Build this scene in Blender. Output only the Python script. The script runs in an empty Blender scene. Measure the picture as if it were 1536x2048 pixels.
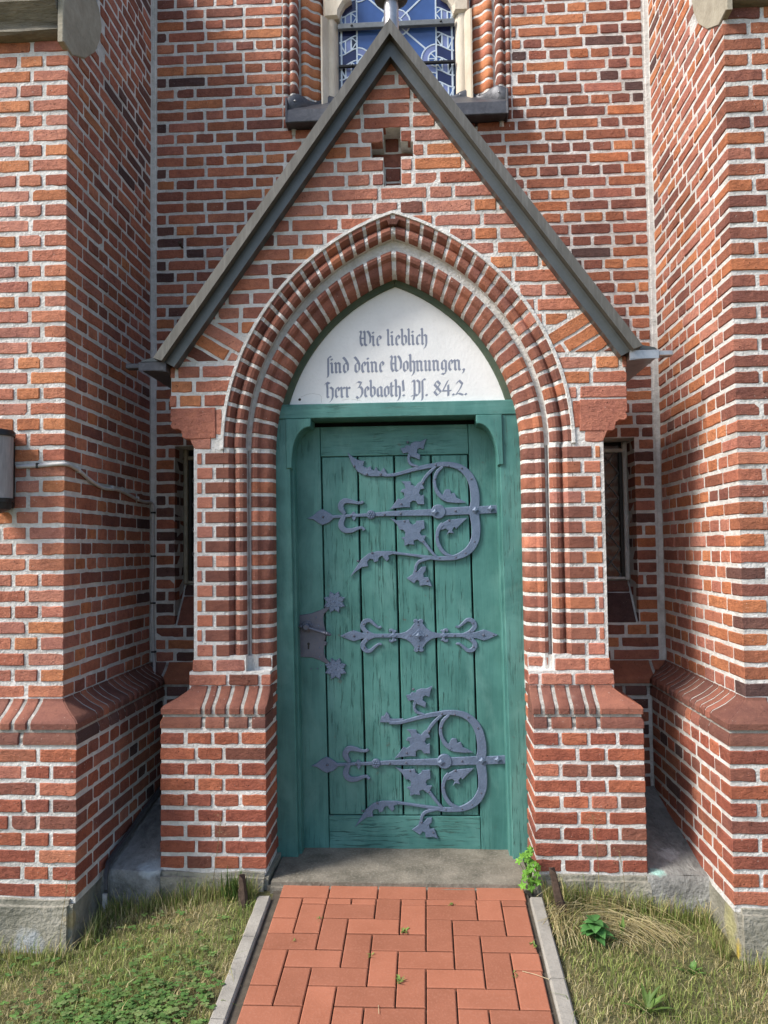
import bpy, bmesh, math, random
import numpy as np
from mathutils import Vector, Matrix, noise

scene = bpy.context.scene
COL = scene.collection
PI = math.pi
R = random.Random(7)

# ------------------------------------------------------------------ camera
cam_d = bpy.data.cameras.new('camera')
cam = bpy.data.objects.new('camera', cam_d)
COL.objects.link(cam)
scene.camera = cam
CAM = Vector((0.155, -4.086, 1.651))
yaw, pitch, roll, F = 0.0539, 0.0468, 0.0118, 1564.7
fwd = Vector((-math.sin(yaw)*math.cos(pitch), math.cos(yaw)*math.cos(pitch), math.sin(pitch)))
rgt = Vector((math.cos(yaw), math.sin(yaw), 0))
upv = rgt.cross(fwd)
rx = rgt*math.cos(roll) - upv*math.sin(roll)
ry = rgt*math.sin(roll) + upv*math.cos(roll)
M = Matrix((rx, ry, -fwd)).transposed().to_4x4()
M.translation = CAM
cam.matrix_world = M
cam_d.sensor_fit = 'VERTICAL'
cam_d.sensor_height = 24
cam_d.lens = 24*F/2048
cam_d.clip_start = 0.05
cam_d.clip_end = 500

# ------------------------------------------------------------------ sky, sun, exposure
SUN_EL = math.radians(44)
SUN_AZ = math.radians(27)          # angle of the sun off the wall plane, on the left
sun_dir = Vector((-math.cos(SUN_AZ)*math.cos(SUN_EL), -math.sin(SUN_AZ)*math.cos(SUN_EL), math.sin(SUN_EL)))
world = bpy.data.worlds.new('World')
scene.world = world
world.use_nodes = True
wn = world.node_tree
bg = wn.nodes['Background']
sky = wn.nodes.new('ShaderNodeTexSky')
sky.sky_type = 'NISHITA'
sky.sun_disc = False
sky.sun_elevation = SUN_EL
sky.sun_rotation = math.atan2(sun_dir.x, sun_dir.y)
sky.air_density = 1.0
sky.dust_density = 2.0
wn.links.new(sky.outputs[0], bg.inputs[0])
bg.inputs[1].default_value = 0.15
sun_d = bpy.data.lights.new('sun', 'SUN')
sun_d.energy = 3.1
sun_d.angle = math.radians(17)
sun_d.color = (1.0, 0.955, 0.89)
sun = bpy.data.objects.new('sun', sun_d)
COL.objects.link(sun)
sun.location = (-6, -6, 8)
sun.rotation_euler = sun_dir.to_track_quat('Z', 'Y').to_euler()
scene.view_settings.view_transform = 'Standard'
scene.view_settings.look = 'None'
scene.view_settings.exposure = 0.80
scene.view_settings.gamma = 1
scene.view_settings.use_curve_mapping = False

# ------------------------------------------------------------------ materials
def newmat(name):
    m = bpy.data.materials.new(name); m.use_nodes = True
    nt = m.node_tree; b = nt.nodes['Principled BSDF']
    return m, nt, b

class NT:
    def __init__(s, nt): s.nt = nt; s.n = nt.nodes; s.l = nt.links
    def node(s, t, **kw):
        n = s.n.new(t)
        for k, v in kw.items(): setattr(n, k, v)
        return n
    def pos(s, scale=(1, 1, 1), obj=False):
        if obj:
            o = s.node('ShaderNodeTexCoord').outputs['Object']
        else:
            o = s.node('ShaderNodeNewGeometry').outputs['Position']
        mp = s.node('ShaderNodeMapping'); mp.inputs['Scale'].default_value = scale
        s.l.new(o, mp.inputs['Vector']); return mp.outputs[0]
    def noise(s, vec, scale, detail=4, rough=.55, dist=0):
        n = s.node('ShaderNodeTexNoise'); n.inputs['Scale'].default_value = scale
        n.inputs['Detail'].default_value = detail; n.inputs['Roughness'].default_value = rough
        n.inputs['Distortion'].default_value = dist
        s.l.new(vec, n.inputs['Vector']); return n.outputs['Fac']
    def ramp(s, fac, stops):
        r = s.node('ShaderNodeValToRGB'); e = r.color_ramp.elements
        while len(e) > 1: e.remove(e[-1])
        for i, (p, c) in enumerate(stops):
            el = e[0] if i == 0 else e.new(p)
            el.position = p
            el.color = (c, c, c, 1) if isinstance(c, (int, float)) else (*c, 1)
        s.l.new(fac, r.inputs[0]); return r.outputs[0]
    def mix(s, fac, a, b, mode='MIX'):
        m = s.node('ShaderNodeMix', data_type='RGBA', blend_type=mode)
        for sock, v in ((m.inputs[0], fac), (m.inputs[6], a), (m.inputs[7], b)):
            if isinstance(v, (int, float)): sock.default_value = v
            elif isinstance(v, tuple): sock.default_value = (*v, 1)
            else: s.l.new(v, sock)
        return m.outputs[2]
    def math(s, op, a, b=0.0):
        m = s.node('ShaderNodeMath', operation=op)
        for sock, v in ((m.inputs[0], a), (m.inputs[1], b)):
            if isinstance(v, (int, float)): sock.default_value = v
            else: s.l.new(v, sock)
        return m.outputs[0]
    def bump(s, h, strength, dist, b):
        n = s.node('ShaderNodeBump'); n.inputs['Strength'].default_value = strength
        n.inputs['Distance'].default_value = dist
        s.l.new(h, n.inputs['Height']); s.l.new(n.outputs[0], b.inputs['Normal'])
    def attr(s, name='tint'):
        a = s.node('ShaderNodeAttribute'); a.attribute_name = name; return a.outputs['Color']

def brick_mat(name, spots=1.0, rough_amp=1.0):
    m, nt, b = newmat(name); n = NT(nt)
    p = n.pos()
    base = n.attr()
    big = n.noise(p, 9, 3); mid = n.noise(p, 34, 4, .6); fine = n.noise(p, 170, 4, .65)
    c = n.mix(n.ramp(big, [(.3, .0), (.7, 1.0)]), n.mix(1.0, base, (.84, .80, .82), 'MULTIPLY'), n.mix(1.0, base, (1.24, 1.20, 1.12), 'MULTIPLY'))
    c = n.mix(n.math('MULTIPLY', n.ramp(mid, [(.47, 0), (.66, 1)]), .6*spots), c, n.mix(1.0, base, (.66, .60, .62), 'MULTIPLY'))
    c = n.mix(n.math('MULTIPLY', n.ramp(fine, [(.50, 0), (.68, 1)]), .6), c, n.mix(1.0, base, (1.5, 1.45, 1.35), 'MULTIPLY'))
    vo = n.node('ShaderNodeTexVoronoi'); vo.inputs['Scale'].default_value = 60; n.l.new(p, vo.inputs['Vector'])
    pit = n.ramp(vo.outputs['Distance'], [(.0, 0), (.12, 0), (.2, 1)])
    sel = n.ramp(n.noise(p, 23, 2), [(.56, 0), (.6, 1)])
    pitm = n.math('MULTIPLY', n.math('SUBTRACT', 1.0, pit), sel)
    c = n.mix(n.math('MULTIPLY', pitm, .7), c, (.045, .02, .015))
    # lime bloom and a few white flecks
    lime = n.ramp(n.noise(p, 6.5, 5, .7), [(.66, 0), (.80, 1)])
    c = n.mix(n.math('MULTIPLY', lime, .16), c, (.52, .45, .40))
    fleck = n.ramp(n.noise(p, 95, 2, .4), [(.735, 0), (.76, 1)])
    c = n.mix(n.math('MULTIPLY', fleck, .55), c, (.55, .48, .42))
    # soot and rain washing in broad ragged patches
    soot = n.ramp(n.noise(n.pos((1, 1, .7)), 2.1, 6, .68, .4), [(.46, 0), (.66, 1)])
    c = n.mix(n.math('MULTIPLY', soot, .5), c, n.mix(1.0, c, (.52, .49, .50), 'MULTIPLY'))
    n.l.new(c, b.inputs['Base Color'])
    b.inputs['Roughness'].default_value = .85
    b.inputs['Specular IOR Level'].default_value = .25
    st = n.noise(n.pos((26, 26, 48)), 1.0, 6, .75, .6)
    h = n.math('ADD', n.math('MULTIPLY', mid, .5), n.math('MULTIPLY', fine, .28))
    h = n.math('ADD', h, n.math('MULTIPLY', st, .7))
    h = n.math('SUBTRACT', h, n.math('MULTIPLY', pitm, .55))
    n.bump(h, 1.0*rough_amp, .016, b)
    return m

M_BRICK = brick_mat('old_brick')
M_MOULD = brick_mat('moulded_brick', .6, .55)

def simple_mat(name, c1, c2, scale=8, rough=.85, bump=.4, bdist=.006, metal=0.0, spec=.3, c3=None, stretch=(1, 1, 1), fine=60):
    m, nt, b = newmat(name); n = NT(nt)
    p = n.pos(stretch)
    f = n.noise(p, scale, 6, .62, .3)
    c = n.mix(n.ramp(f, [(.3, 0), (.7, 1)]), c1, c2)
    g = n.noise(p, fine, 4, .6)
    c = n.mix(n.math('MULTIPLY', n.ramp(g, [(.5, 0), (.75, 1)]), .35), c, c3 or tuple(x*.55 for x in c1))
    n.l.new(c, b.inputs['Base Color'])
    b.inputs['Roughness'].default_value = rough; b.inputs['Metallic'].default_value = metal
    b.inputs['Specular IOR Level'].default_value = spec
    if bump:
        n.bump(n.math('ADD', f, n.math('MULTIPLY', g, .6)), bump, bdist, b)
    return m

M_MORTAR = simple_mat('lime_mortar', (.51, .50, .475), (.73, .715, .685), 16, .95, 1.0, .014, c3=(.37, .35, .32), fine=85)
def dirty(mat, col, lo, hi, amt, scale=2.3):
    nt = mat.node_tree; n = NT(nt); b = nt.nodes['Principled BSDF']
    src = b.inputs['Base Color'].links[0].from_socket
    f = n.ramp(n.noise(n.pos((1, 1, .7)), scale, 6, .7, .4), [(lo, 0), (hi, 1)])
    n.l.new(n.mix(n.math('MULTIPLY', f, amt), src, col), b.inputs['Base Color'])
dirty(M_MORTAR, (.24, .225, .20), .48, .70, .5)
M_JOINT = simple_mat('dirty_cap_mortar', (.24, .23, .205), (.46, .445, .41), 22, .95, 1.0, .012, c3=(.12, .115, .10), fine=70)
M_STONE = simple_mat('weathered_sandstone', (.16, .155, .12), (.33, .31, .26), 5, .95, 1.0, .02, c3=(.07, .075, .055), fine=40)
M_LIMESTONE = simple_mat('window_limestone', (.50, .42, .32), (.66, .60, .50), 7, .9, .5, .01, c3=(.38, .31, .23), stretch=(1, 1, .35))
M_COPING = simple_mat('coping_stone', (.26, .23, .175), (.38, .345, .27), 9, .95, .6, .008, c3=(.18, .155, .115))
M_SLAB = simple_mat('damp_slab', (.095, .095, .09), (.33, .33, .31), 7, .95, 1.0, .02, c3=(.04, .042, .04), stretch=(1, .55, 1), fine=45)
M_STEP = simple_mat('doorstep_stone', (.085, .078, .06), (.23, .205, .165), 6, .9, .8, .01, c3=(.42, .39, .33), fine=70)
M_PANEL = simple_mat('limewashed_plaster', (.70, .705, .70), (.78, .785, .78), 5, .9, .45, .006, c3=(.66, .66, .655), fine=55)
M_LETTER = simple_mat('grey_letter_paint', (.20, .225, .29), (.25, .275, .345), 25, .8, 0, c3=(.36, .38, .44), fine=160)
M_METAL = simple_mat('verge_metal', (.115, .105, .085), (.165, .15, .125), 4, .42, .15, .003, .55, .5, c3=(.30, .275, .235), stretch=(5, 5, .6), fine=16)
M_METAL_D = simple_mat('fascia_metal', (.075, .082, .08), (.105, .112, .108), 6, .42, .12, .003, .5, .5, c3=(.13, .135, .13))
M_LEAD = simple_mat('lead_sheet', (.055, .057, .065), (.10, .102, .112), 12, .5, .5, .006, .45, .5, c3=(.16, .16, .17))
M_ZINC = simple_mat('zinc', (.36, .35, .35), (.52, .51, .50), 10, .35, .2, .003, .8, .5, c3=(.22, .22, .22))
M_IRON = simple_mat('painted_iron', (.090, .132, .200), (.135, .180, .265), 14, .5, .9, .005, .15, .5, c3=(.065, .078, .11), fine=130)
M_IRON_D = simple_mat('iron_dark', (.075, .085, .12), (.115, .125, .165), 16, .42, .3, .003, .3, .5, c3=(.16, .13, .12), fine=90)
M_BAR = simple_mat('saddle_bar_paint', (.12, .135, .15), (.17, .185, .20), 20, .5, .1, .002)
M_CAME = simple_mat('lead_came', (.40, .48, .56), (.54, .62, .70), 20, .5, .1, .002, c3=(.32, .39, .47))
M_CAME_D = simple_mat('dull_came', (.10, .105, .11), (.15, .155, .16), 20, .6, .1, .002)
M_PAVER = simple_mat('clay_paver', (.36, .125, .072), (.43, .155, .092), 4, .9, .3, .003, c3=(.36, .13, .08), fine=130)
M_SAND = simple_mat('joint_sand', (.055, .045, .035), (.10, .085, .065), 30, 1, .5, .006)
M_KERB = simple_mat('kerb_concrete', (.22, .205, .18), (.32, .30, .265), 10, .95, .6, .006, c3=(.13, .12, .10), fine=90)
M_SOIL = simple_mat('soil', (.075, .075, .03), (.14, .13, .06), 8, 1, .8, .02, c3=(.07, .09, .025))
M_CABLE = simple_mat('cable_sheath', (.40, .395, .385), (.50, .49, .48), 20, .6, .1, .002)
M_BLACK = simple_mat('black_plastic', (.012, .011, .011), (.022, .02, .019), 20, .4, .1, .002)
M_LAMP = simple_mat('frosted_diffuser', (.21, .20, .20), (.33, .315, .31), 40, .6, .15, .002, c3=(.20, .185, .18), stretch=(1, 1, .25), fine=110)
M_RUST = simple_mat('rusty_iron', (.045, .03, .022), (.09, .06, .045), 30, .9, .8, .006)
def stain(mat, spots, zs=1.0):
    nt = mat.node_tree; n = NT(nt); b = nt.nodes['Principled BSDF']
    src = b.inputs['Base Color'].links[0].from_socket
    for P, rad, colr, amt in spots:
        g = n.node('ShaderNodeNewGeometry').outputs['Position']
        mp = n.node('ShaderNodeMapping'); mp.inputs['Scale'].default_value = (1, 1, zs); n.l.new(g, mp.inputs['Vector'])
        d = n.node('ShaderNodeVectorMath', operation='DISTANCE'); n.l.new(mp.outputs[0], d.inputs[0]); d.inputs[1].default_value = (P[0], P[1], P[2]*zs)
        v = n.math('ADD', n.math('DIVIDE', d.outputs['Value'], rad), n.math('MULTIPLY', n.noise(n.pos(), 13, 5, .65), .9))
        src = n.mix(n.math('MULTIPLY', n.ramp(v, [(.75, 1), (1.5, 0)]), amt), src, colr)
    n.l.new(src, b.inputs['Base Color'])
stain(M_STONE, [((1.49, -.38, -.08), .14, (.34, .32, .14), .7), ((1.49, -.46, -.16), .055, (.52, .38, .05), .85)], .35)
stain(M_STONE, [((-1.49, -.48, -.04), .09, (.36, .27, .12), .7), ((-1.7, -.5, -.15), .14, (.34, .38, .42), .6), ((-1.0, -.16, -.02), .2, (.30, .29, .21), .5)])
stain(M_SLAB, [((1.262, -.11, .06), .085, (.30, .52, .46), .85), ((-1.245, -.10, .08), .16, (.42, .47, .48), .8), ((-1.25, .15, .12), .10, (.36, .40, .41), .6), ((1.37, .05, .09), .12, (.50, .50, .48), .7)])
M_DARK = simple_mat('gap_shade_black', (.006, .006, .006), (.012, .011, .010), 5, .9, 0)

def paint_mat():
    m, nt, b = newmat('green_door_paint'); n = NT(nt)
    p = n.pos()
    # stretch runs along the grain: the "grain" attribute tells upright (0) from level (1) boards
    gr = n.node('ShaderNodeAttribute'); gr.attribute_name = 'tint'
    sep = n.node('ShaderNodeSeparateColor'); n.l.new(gr.outputs['Color'], sep.inputs[0])
    pv = n.pos((34, 34, 2.2)); ph = n.pos((2.2, 34, 34))
    def both(scale, det, rough, dist=.4):
        a = n.noise(pv, scale, det, rough, dist); c = n.noise(ph, scale, det, rough, dist)
        mm = n.node('ShaderNodeMix', data_type='FLOAT')
        n.l.new(sep.outputs[0], mm.inputs[0]); n.l.new(a, mm.inputs[2]); n.l.new(c, mm.inputs[3])
        return mm.outputs[0]
    grain = both(1.0, 5, .65); crack = both(2.6, 6, .72, .8)
    cloud = n.noise(p, 5.5, 4, .6)
    c = n.mix(n.ramp(cloud, [(.3, 0), (.7, 1)]), (.034, .128, .114), (.072, .212, .19))
    fade = n.ramp(n.noise(n.pos((1.6, 1, .8)), 3.4, 5, .65, .6), [(.50, 0), (.68, 1)])
    c = n.mix(n.math('MULTIPLY', fade, .45), c, (.135, .29, .26))
    c = n.mix(n.math('MULTIPLY', n.ramp(grain, [(.45, 0), (.7, 1)]), .5), c, (.088, .245, .215))
    # worn zone mask: wear grows where the big noise is high, and with the board's own wear value (G)
    wear = n.math('ADD', n.noise(p, 2.6, 3, .5), n.math('SUBTRACT', sep.outputs[1], .5))
    wm = n.ramp(wear, [(.36, 0), (.58, 1)])
    cr = n.ramp(crack, [(.565, 0), (.62, 1)])
    crm = n.math('MULTIPLY', cr, wm)
    c = n.mix(n.math('MULTIPLY', crm, .75), c, (.015, .06, .05))
    bare = n.math('MULTIPLY', n.ramp(n.noise(p, 19, 3, .5), [(.70, 0), (.74, 1)]), wm)
    c = n.mix(n.math('MULTIPLY', bare, .55), c, (.085, .06, .045))
    n.l.new(c, b.inputs['Base Color'])
    b.inputs['Roughness'].default_value = .5
    b.inputs['Specular IOR Level'].default_value = .4
    h = n.math('SUBTRACT', n.math('MULTIPLY', grain, .5), n.math('MULTIPLY', crm, .8))
    n.bump(h, .6, .006, b)
    return m
M_PAINT = paint_mat()
M_RIM = simple_mat('mossy_shaded_paint', (.045, .075, .055), (.085, .11, .075), 9, .8, .4, .004, c3=(.12, .12, .075))  # dull olive: moss, plus the shade under the arch put into the colour
M_CORNICE = simple_mat('sooty_cornice_stone', (.11, .10, .08), (.25, .225, .175), 9, .95, .8, .012, c3=(.06, .055, .045), stretch=(.5, 1, 2))

def glass_mat(name, c, rough=.06, spec=.5):
    m, nt, b = newmat(name); n = NT(nt)
    f = n.noise(n.pos(), 6, 3)
    n.l.new(n.mix(n.ramp(f, [(.3, 0), (.7, 1)]), tuple(x*.8 for x in c), tuple(min(1, x*1.15) for x in c)), b.inputs['Base Color'])
    b.inputs['Roughness'].default_value = rough; b.inputs['Specular IOR Level'].default_value = spec
    n.bump(n.noise(n.pos(), 14, 2), .06, .01, b)
    return m
G_MID = glass_mat('sky_reflect_glass', (.045, .095, .26))  # blue of the reflected sky is put into the pane base colours
G_NAVY = glass_mat('sky_reflect_navy_glass', (.016, .022, .075))
G_PALE = glass_mat('sky_reflect_pale_glass', (.17, .21, .40))
G_DARK = glass_mat('dark_glass', (.012, .016, .03))
G_BLACK = glass_mat('unlit_window_glass', (.006, .007, .009), .08)

def leaf_mat(name, tr=.25):
    m, nt, b = newmat(name); n = NT(nt)
    c = n.mix(n.ramp(n.noise(n.pos(), 30, 3), [(.3, 0), (.7, 1)]), n.mix(1.0, n.attr(), (.75, .75, .75), 'MULTIPLY'), n.mix(1.0, n.attr(), (1.2, 1.2, 1.1), 'MULTIPLY'))
    n.l.new(c, b.inputs['Base Color']); b.inputs['Roughness'].default_value = .6
    b.inputs['Specular IOR Level'].default_value = .3
    t = n.node('ShaderNodeBsdfTranslucent'); n.l.new(c, t.inputs[0])
    ms = n.node('ShaderNodeMixShader'); ms.inputs[0].default_value = tr
    out = nt.nodes['Material Output']
    n.l.new(b.outputs[0], ms.inputs[1]); n.l.new(t.outputs[0], ms.inputs[2]); n.l.new(ms.outputs[0], out.inputs[0])
    return m
M_LEAF = leaf_mat('leaf')

# ------------------------------------------------------------------ helpers
def tag(o, label=None, cat=None, group=None, kind=None):
    if label: o['label'] = label
    if cat: o['category'] = cat
    if group: o['group'] = group
    if kind: o['kind'] = kind
    return o

def thing(name, label, cat, loc=(0, 0, 0), group=None):
    o = bpy.data.objects.new(name, None); COL.objects.link(o)
    o.location = loc; o.empty_display_size = .1
    return tag(o, label, cat, group)

def origin_of(p):
    v = Vector((0, 0, 0))
    while p is not None:
        v += p.location; p = p.parent
    return v

class MB:
    """collects geometry given in world coordinates"""
    def __init__(s): s.v = []; s.f = []; s.c = []; s.tint = None
    def add(s, verts, faces, tint=None):
        o = len(s.v); s.v.extend([tuple(p) for p in verts]); s.f.extend([tuple(i+o for i in f) for f in faces])
        t = tint or s.tint
        if t: s.c.extend([t]*len(verts))
        return s
    def box(s, x0, x1, y0, y1, z0, z1, b=0.0, tint=None):
        if b <= 0:
            v = [(x, y, z) for z in (z0, z1) for y in (y0, y1) for x in (x0, x1)]
            f = [(0, 2, 3, 1), (4, 5, 7, 6), (0, 1, 5, 4), (1, 3, 7, 5), (3, 2, 6, 7), (2, 0, 4, 6)]
            return s.add(v, f, tint)
        bm = bmesh.new(); bmesh.ops.create_cube(bm, size=1)
        for q in bm.verts:
            q.co = Vector(((x0+x1)/2+q.co.x*(x1-x0), (y0+y1)/2+q.co.y*(y1-y0), (z0+z1)/2+q.co.z*(z1-z0)))
        bmesh.ops.bevel(bm, geom=bm.edges[:], offset=b, segments=1, affect='EDGES')
        bm.verts.index_update()
        s.add([q.co[:] for q in bm.verts], [[q.index for q in f.verts] for f in bm.faces], tint); bm.free(); return s
    def sweep(s, secs, caps=True, tint=None, flip=False):
        n = len(secs[0]); v = [p for q in secs for p in q]; f = []
        for i in range(len(secs)-1):
            for j in range(n-1):
                a = i*n+j; q = (a, a+1, a+n+1, a+n); f.append(q[::-1] if flip else q)
        if caps:
            c0 = tuple(range(n)); c1 = tuple(range((len(secs)-1)*n, len(secs)*n))
            f += [c0[::-1] if not flip else c0, c1 if not flip else c1[::-1]]
        return s.add(v, f, tint)
    def tube(s, pts, r, seg=8, tint=None, caps=True):
        pts = [Vector(p) for p in pts]; secs = []
        rr = r if isinstance(r, (list, tuple)) else [r]*len(pts)
        for i, p in enumerate(pts):
            d = (pts[min(i+1, len(pts)-1)]-pts[max(i-1, 0)]).normalized()
            a = Vector((0, 0, 1)) if abs(d.z) < .9 else Vector((1, 0, 0))
            u = d.cross(a).normalized(); w = u.cross(d)
            secs.append([p+(u*math.cos(t*2*PI/seg)+w*math.sin(t*2*PI/seg))*rr[i] for t in range(seg)])
        v = [q for c in secs for q in c]; f = []
        for i in range(len(secs)-1):
            for j in range(seg):
                k = (j+1) % seg; f.append((i*seg+j, i*seg+k, (i+1)*seg+k, (i+1)*seg+j))
        if caps: f += [tuple(range(seg))[::-1], tuple(range((len(secs)-1)*seg, len(secs)*seg))]
        return s.add(v, f, tint)
    def prism(s, poly, fr, n0, n1, bevel=0.0, tint=None):
        """polygon (u,v) in frame fr from depth n0 (back) to n1 (front), with a bevel round the front"""
        k = len(poly); area = sum(poly[i][0]*poly[(i+1) % k][1]-poly[(i+1) % k][0]*poly[i][1] for i in range(k))
        if area < 0: poly = poly[::-1]
        rings = [(poly, n0), (poly, n1-bevel)]
        if bevel > 0:
            ins = []
            for i in range(k):
                a, b, c = Vector(poly[i-1][:2]), Vector(poly[i][:2]), Vector(poly[(i+1) % k][:2])
                e1 = (b-a); e2 = (c-b)
                n1_ = Vector((-e1.y, e1.x)).normalized() if e1.length > 1e-7 else Vector((0, 0))
                n2_ = Vector((-e2.y, e2.x)).normalized() if e2.length > 1e-7 else Vector((0, 0))
                m = n1_+n2_
                m = m.normalized() if m.length > 1e-4 else n1_
                q = b+m*bevel; ins.append((q.x, q.y))
            rings.append((ins, n1))
        v = [fr.p(u, w, nn) for pl, nn in rings for u, w in [(q[0], q[1]) for q in pl]]
        f = []
        for r_ in range(len(rings)-1):
            for i in range(k):
                j = (i+1) % k; f.append((r_*k+i, r_*k+j, (r_+1)*k+j, (r_+1)*k+i))
        f.append(tuple(range((len(rings)-1)*k, len(rings)*k)))
        if not fr.right: f = [q[::-1] for q in f]
        return s.add(v, f, tint)
    def build(s, name, mat, parent=None, smooth=None, loc=None):
        o0 = origin_of(parent) if parent is not None else Vector(loc or (0, 0, 0))
        me = bpy.data.meshes.new(name)
        me.from_pydata([(p[0]-o0.x, p[1]-o0.y, p[2]-o0.z) for p in s.v], [], s.f)
        mats = mat if isinstance(mat, list) else [mat]
        for m in mats: me.materials.append(m)
        if s.c and len(s.c) == len(s.v):
            a = me.attributes.new('tint', 'FLOAT_COLOR', 'POINT')
            a.data.foreach_set('color', np.array([(*c, 1.0) for c in s.c], dtype=np.float32).ravel())
        if smooth:
            me.shade_smooth(); me.set_sharp_from_angle(angle=math.radians(smooth))
        o = bpy.data.objects.new(name, me); COL.objects.link(o)
        if parent is not None: o.parent = parent
        else: o.location = o0
        return o

class Frame:
    def __init__(s, O, U, V, N):
        s.O, s.U, s.V, s.N = map(Vector, (O, U, V, N)); s.right = s.U.cross(s.V).dot(s.N) > 0
    def p(s, u, v, n): return s.O+s.U*u+s.V*v+s.N*n

def front(y): return Frame((0, y, 0), (1, 0, 0), (0, 0, 1), (0, -1, 0))
def clip(poly, px, pz, nx, nz):
    """keep the part with (p-P).n >= 0"""
    out = []
    for i in range(len(poly)):
        a, b = poly[i], poly[(i+1) % len(poly)]
        da = (a[0]-px)*nx+(a[1]-pz)*nz; db = (b[0]-px)*nx+(b[1]-pz)*nz
        if da >= 0: out.append(a)
        if (da >= 0) != (db >= 0):
            t = da/(da-db); out.append((a[0]+(b[0]-a[0])*t, a[1]+(b[1]-a[1])*t))
    return out
def rect(a, b, c, d): return [(a, c), (b, c), (b, d), (a, d)]
def polyarea(p): return abs(sum(p[i][0]*p[(i+1) % len(p)][1]-p[(i+1) % len(p)][0]*p[i][1] for i in range(len(p))))/2

PAL = dict(
    red=[(.345, .130, .083), (.375, .145, .09), (.30, .108, .07), (.40, .165, .10), (.33, .135, .095), (.36, .145, .105)],
    pink=[(.385, .17, .12), (.41, .185, .135), (.35, .145, .10), (.39, .155, .10), (.335, .145, .11)],
    cap=[(.155, .064, .047), (.175, .072, .051), (.135, .060, .047), (.165, .074, .055)],
    deep=[(.30, .098, .060), (.265, .084, .055), (.335, .112, .064), (.245, .082, .056), (.36, .125, .07)],
    orange=[(.42, .165, .08), (.45, .185, .09), (.39, .145, .07)],
    brown=[(.27, .105, .065), (.23, .092, .066), (.31, .12, .068), (.21, .085, .064)],
    dark=[(.115, .062, .055), (.085, .05, .047), (.14, .07, .058)],
    mould=[(.20, .082, .058), (.18, .073, .052), (.22, .092, .064), (.165, .07, .053)])
def pick(weights, rng=R):
    ks = list(weights); t = rng.random()*sum(weights.values())
    for k in ks:
        t -= weights[k]
        if t <= 0: break
    c = rng.choice(PAL[k]); g = rng.uniform(.95, 1.12)*(1.10 if k in ('red', 'pink') else 1.04); return tuple(x*g for x in c)

class BrickStore:
    """bricks of one thing: the 300 that show largest become parts, the rest one joined part"""
    def __init__(s, root, mat=None): s.root = root; s.items = []; s.mat = mat or M_BRICK
    def put(s, verts, faces, tint, nrm, name='brick', mat=None, smooth=None):
        c = sum((Vector(v) for v in verts), Vector())/len(verts); d = c-CAM
        z = d.dot(fwd); sc = 0.0
        if z > .1:
            x = F*d.dot(rx)/z; y = F*d.dot(ry)/z
            if abs(x) < 790 and abs(y) < 1050:
                xs = [Vector(v).dot(rx) for v in verts]; ys = [Vector(v).dot(ry) for v in verts]
                sc = (max(xs)-min(xs))*(max(ys)-min(ys))/z**2*max(.02, -Vector(nrm).dot(d.normalized()))
        s.items.append((sc, verts, faces, tint, name, mat or s.mat, smooth))
    def brick(s, poly, fr, tint, depth=.09, bevel=.0038, n_off=None, jit=.0014):
        if polyarea(poly) < .0004: return
        # subdivide, nick the corners, jitter
        k = len(poly); pts = []
        area = sum(poly[i][0]*poly[(i+1) % k][1]-poly[(i+1) % k][0]*poly[i][1] for i in range(k))
        if area < 0: poly = poly[::-1]
        for i in range(k):
            a = Vector(poly[i-1]); b = Vector(poly[i]); c = Vector(poly[(i+1) % k])
            la, lc = (a-b).length, (c-b).length
            q = min(R.uniform(.0015, .006) if R.random() < .95 else R.uniform(.007, .013), la*.25, lc*.25)
            if la < 1e-5 or lc < 1e-5: continue
            pts.append(b+(a-b)/la*q); pts.append(b+(c-b)/lc*q)
            if lc > .08:
                for t in ((.25, .5, .75) if lc > .15 else (.36, .68)):
                    pts.append(b+(c-b)*(t+R.uniform(-.08, .08))+Vector((R.gauss(0, jit), R.gauss(0, jit))))
        pts = [p+Vector((R.gauss(0, jit*.5), R.gauss(0, jit*.5))) for p in pts]
        us = [p.x for p in pts]; vs = [p.y for p in pts]
        cu, cv = (max(us)+min(us))/2, (max(vs)+min(vs))/2; hu, hv = max((max(us)-min(us))/2, .004), max((max(vs)-min(vs))/2, .004)
        n0 = R.uniform(-.0022, .0012) if n_off is None else n_off
        tu, tv = R.uniform(-.0025, .0025)/hu, R.uniform(-.0015, .0015)/hv
        if n_off is not None: tu = tv = 0
        bu, bv = 1-min(bevel/hu, .4), 1-min(bevel/hv, .4)
        v = []; n = len(pts)
        for p in pts: v.append(fr.p(p.x, p.y, -depth))
        for p in pts: v.append(fr.p(p.x, p.y, n0-bevel+R.uniform(-.001, .001)))
        for p in pts:
            u_, v_ = cu+(p.x-cu)*bu, cv+(p.y-cv)*bv
            v.append(fr.p(u_, v_, n0+tu*(u_-cu)+tv*(v_-cv)))
        f = []
        for r_ in (0, 1):
            for i in range(n):
                j = (i+1) % n; f.append((r_*n+i, r_*n+j, (r_+1)*n+j, (r_+1)*n+i))
        f.append(tuple(range(2*n, 3*n)))
        if not fr.right: f = [q[::-1] for q in f]
        s.put(v, f, tint, fr.N)
    def finish(s, limit=300):
        names = {}
        for it in s.items: names.setdefault(it[4], []).append(it)
        for nm, its in names.items():
            its.sort(key=lambda t: -t[0])
            for sc, v, f, t, _, mat, sm in its[:limit]:
                m = MB(); m.add(v, f, t); m.build(nm, mat, s.root, smooth=sm)
            rest = its[limit:]
            if rest:
                m = MB()
                for it in rest: m.add(it[1], it[2], it[3])
                tag(m.build(nm+'_mass', rest[0][5], s.root, smooth=rest[0][6]), kind='stuff')

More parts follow.
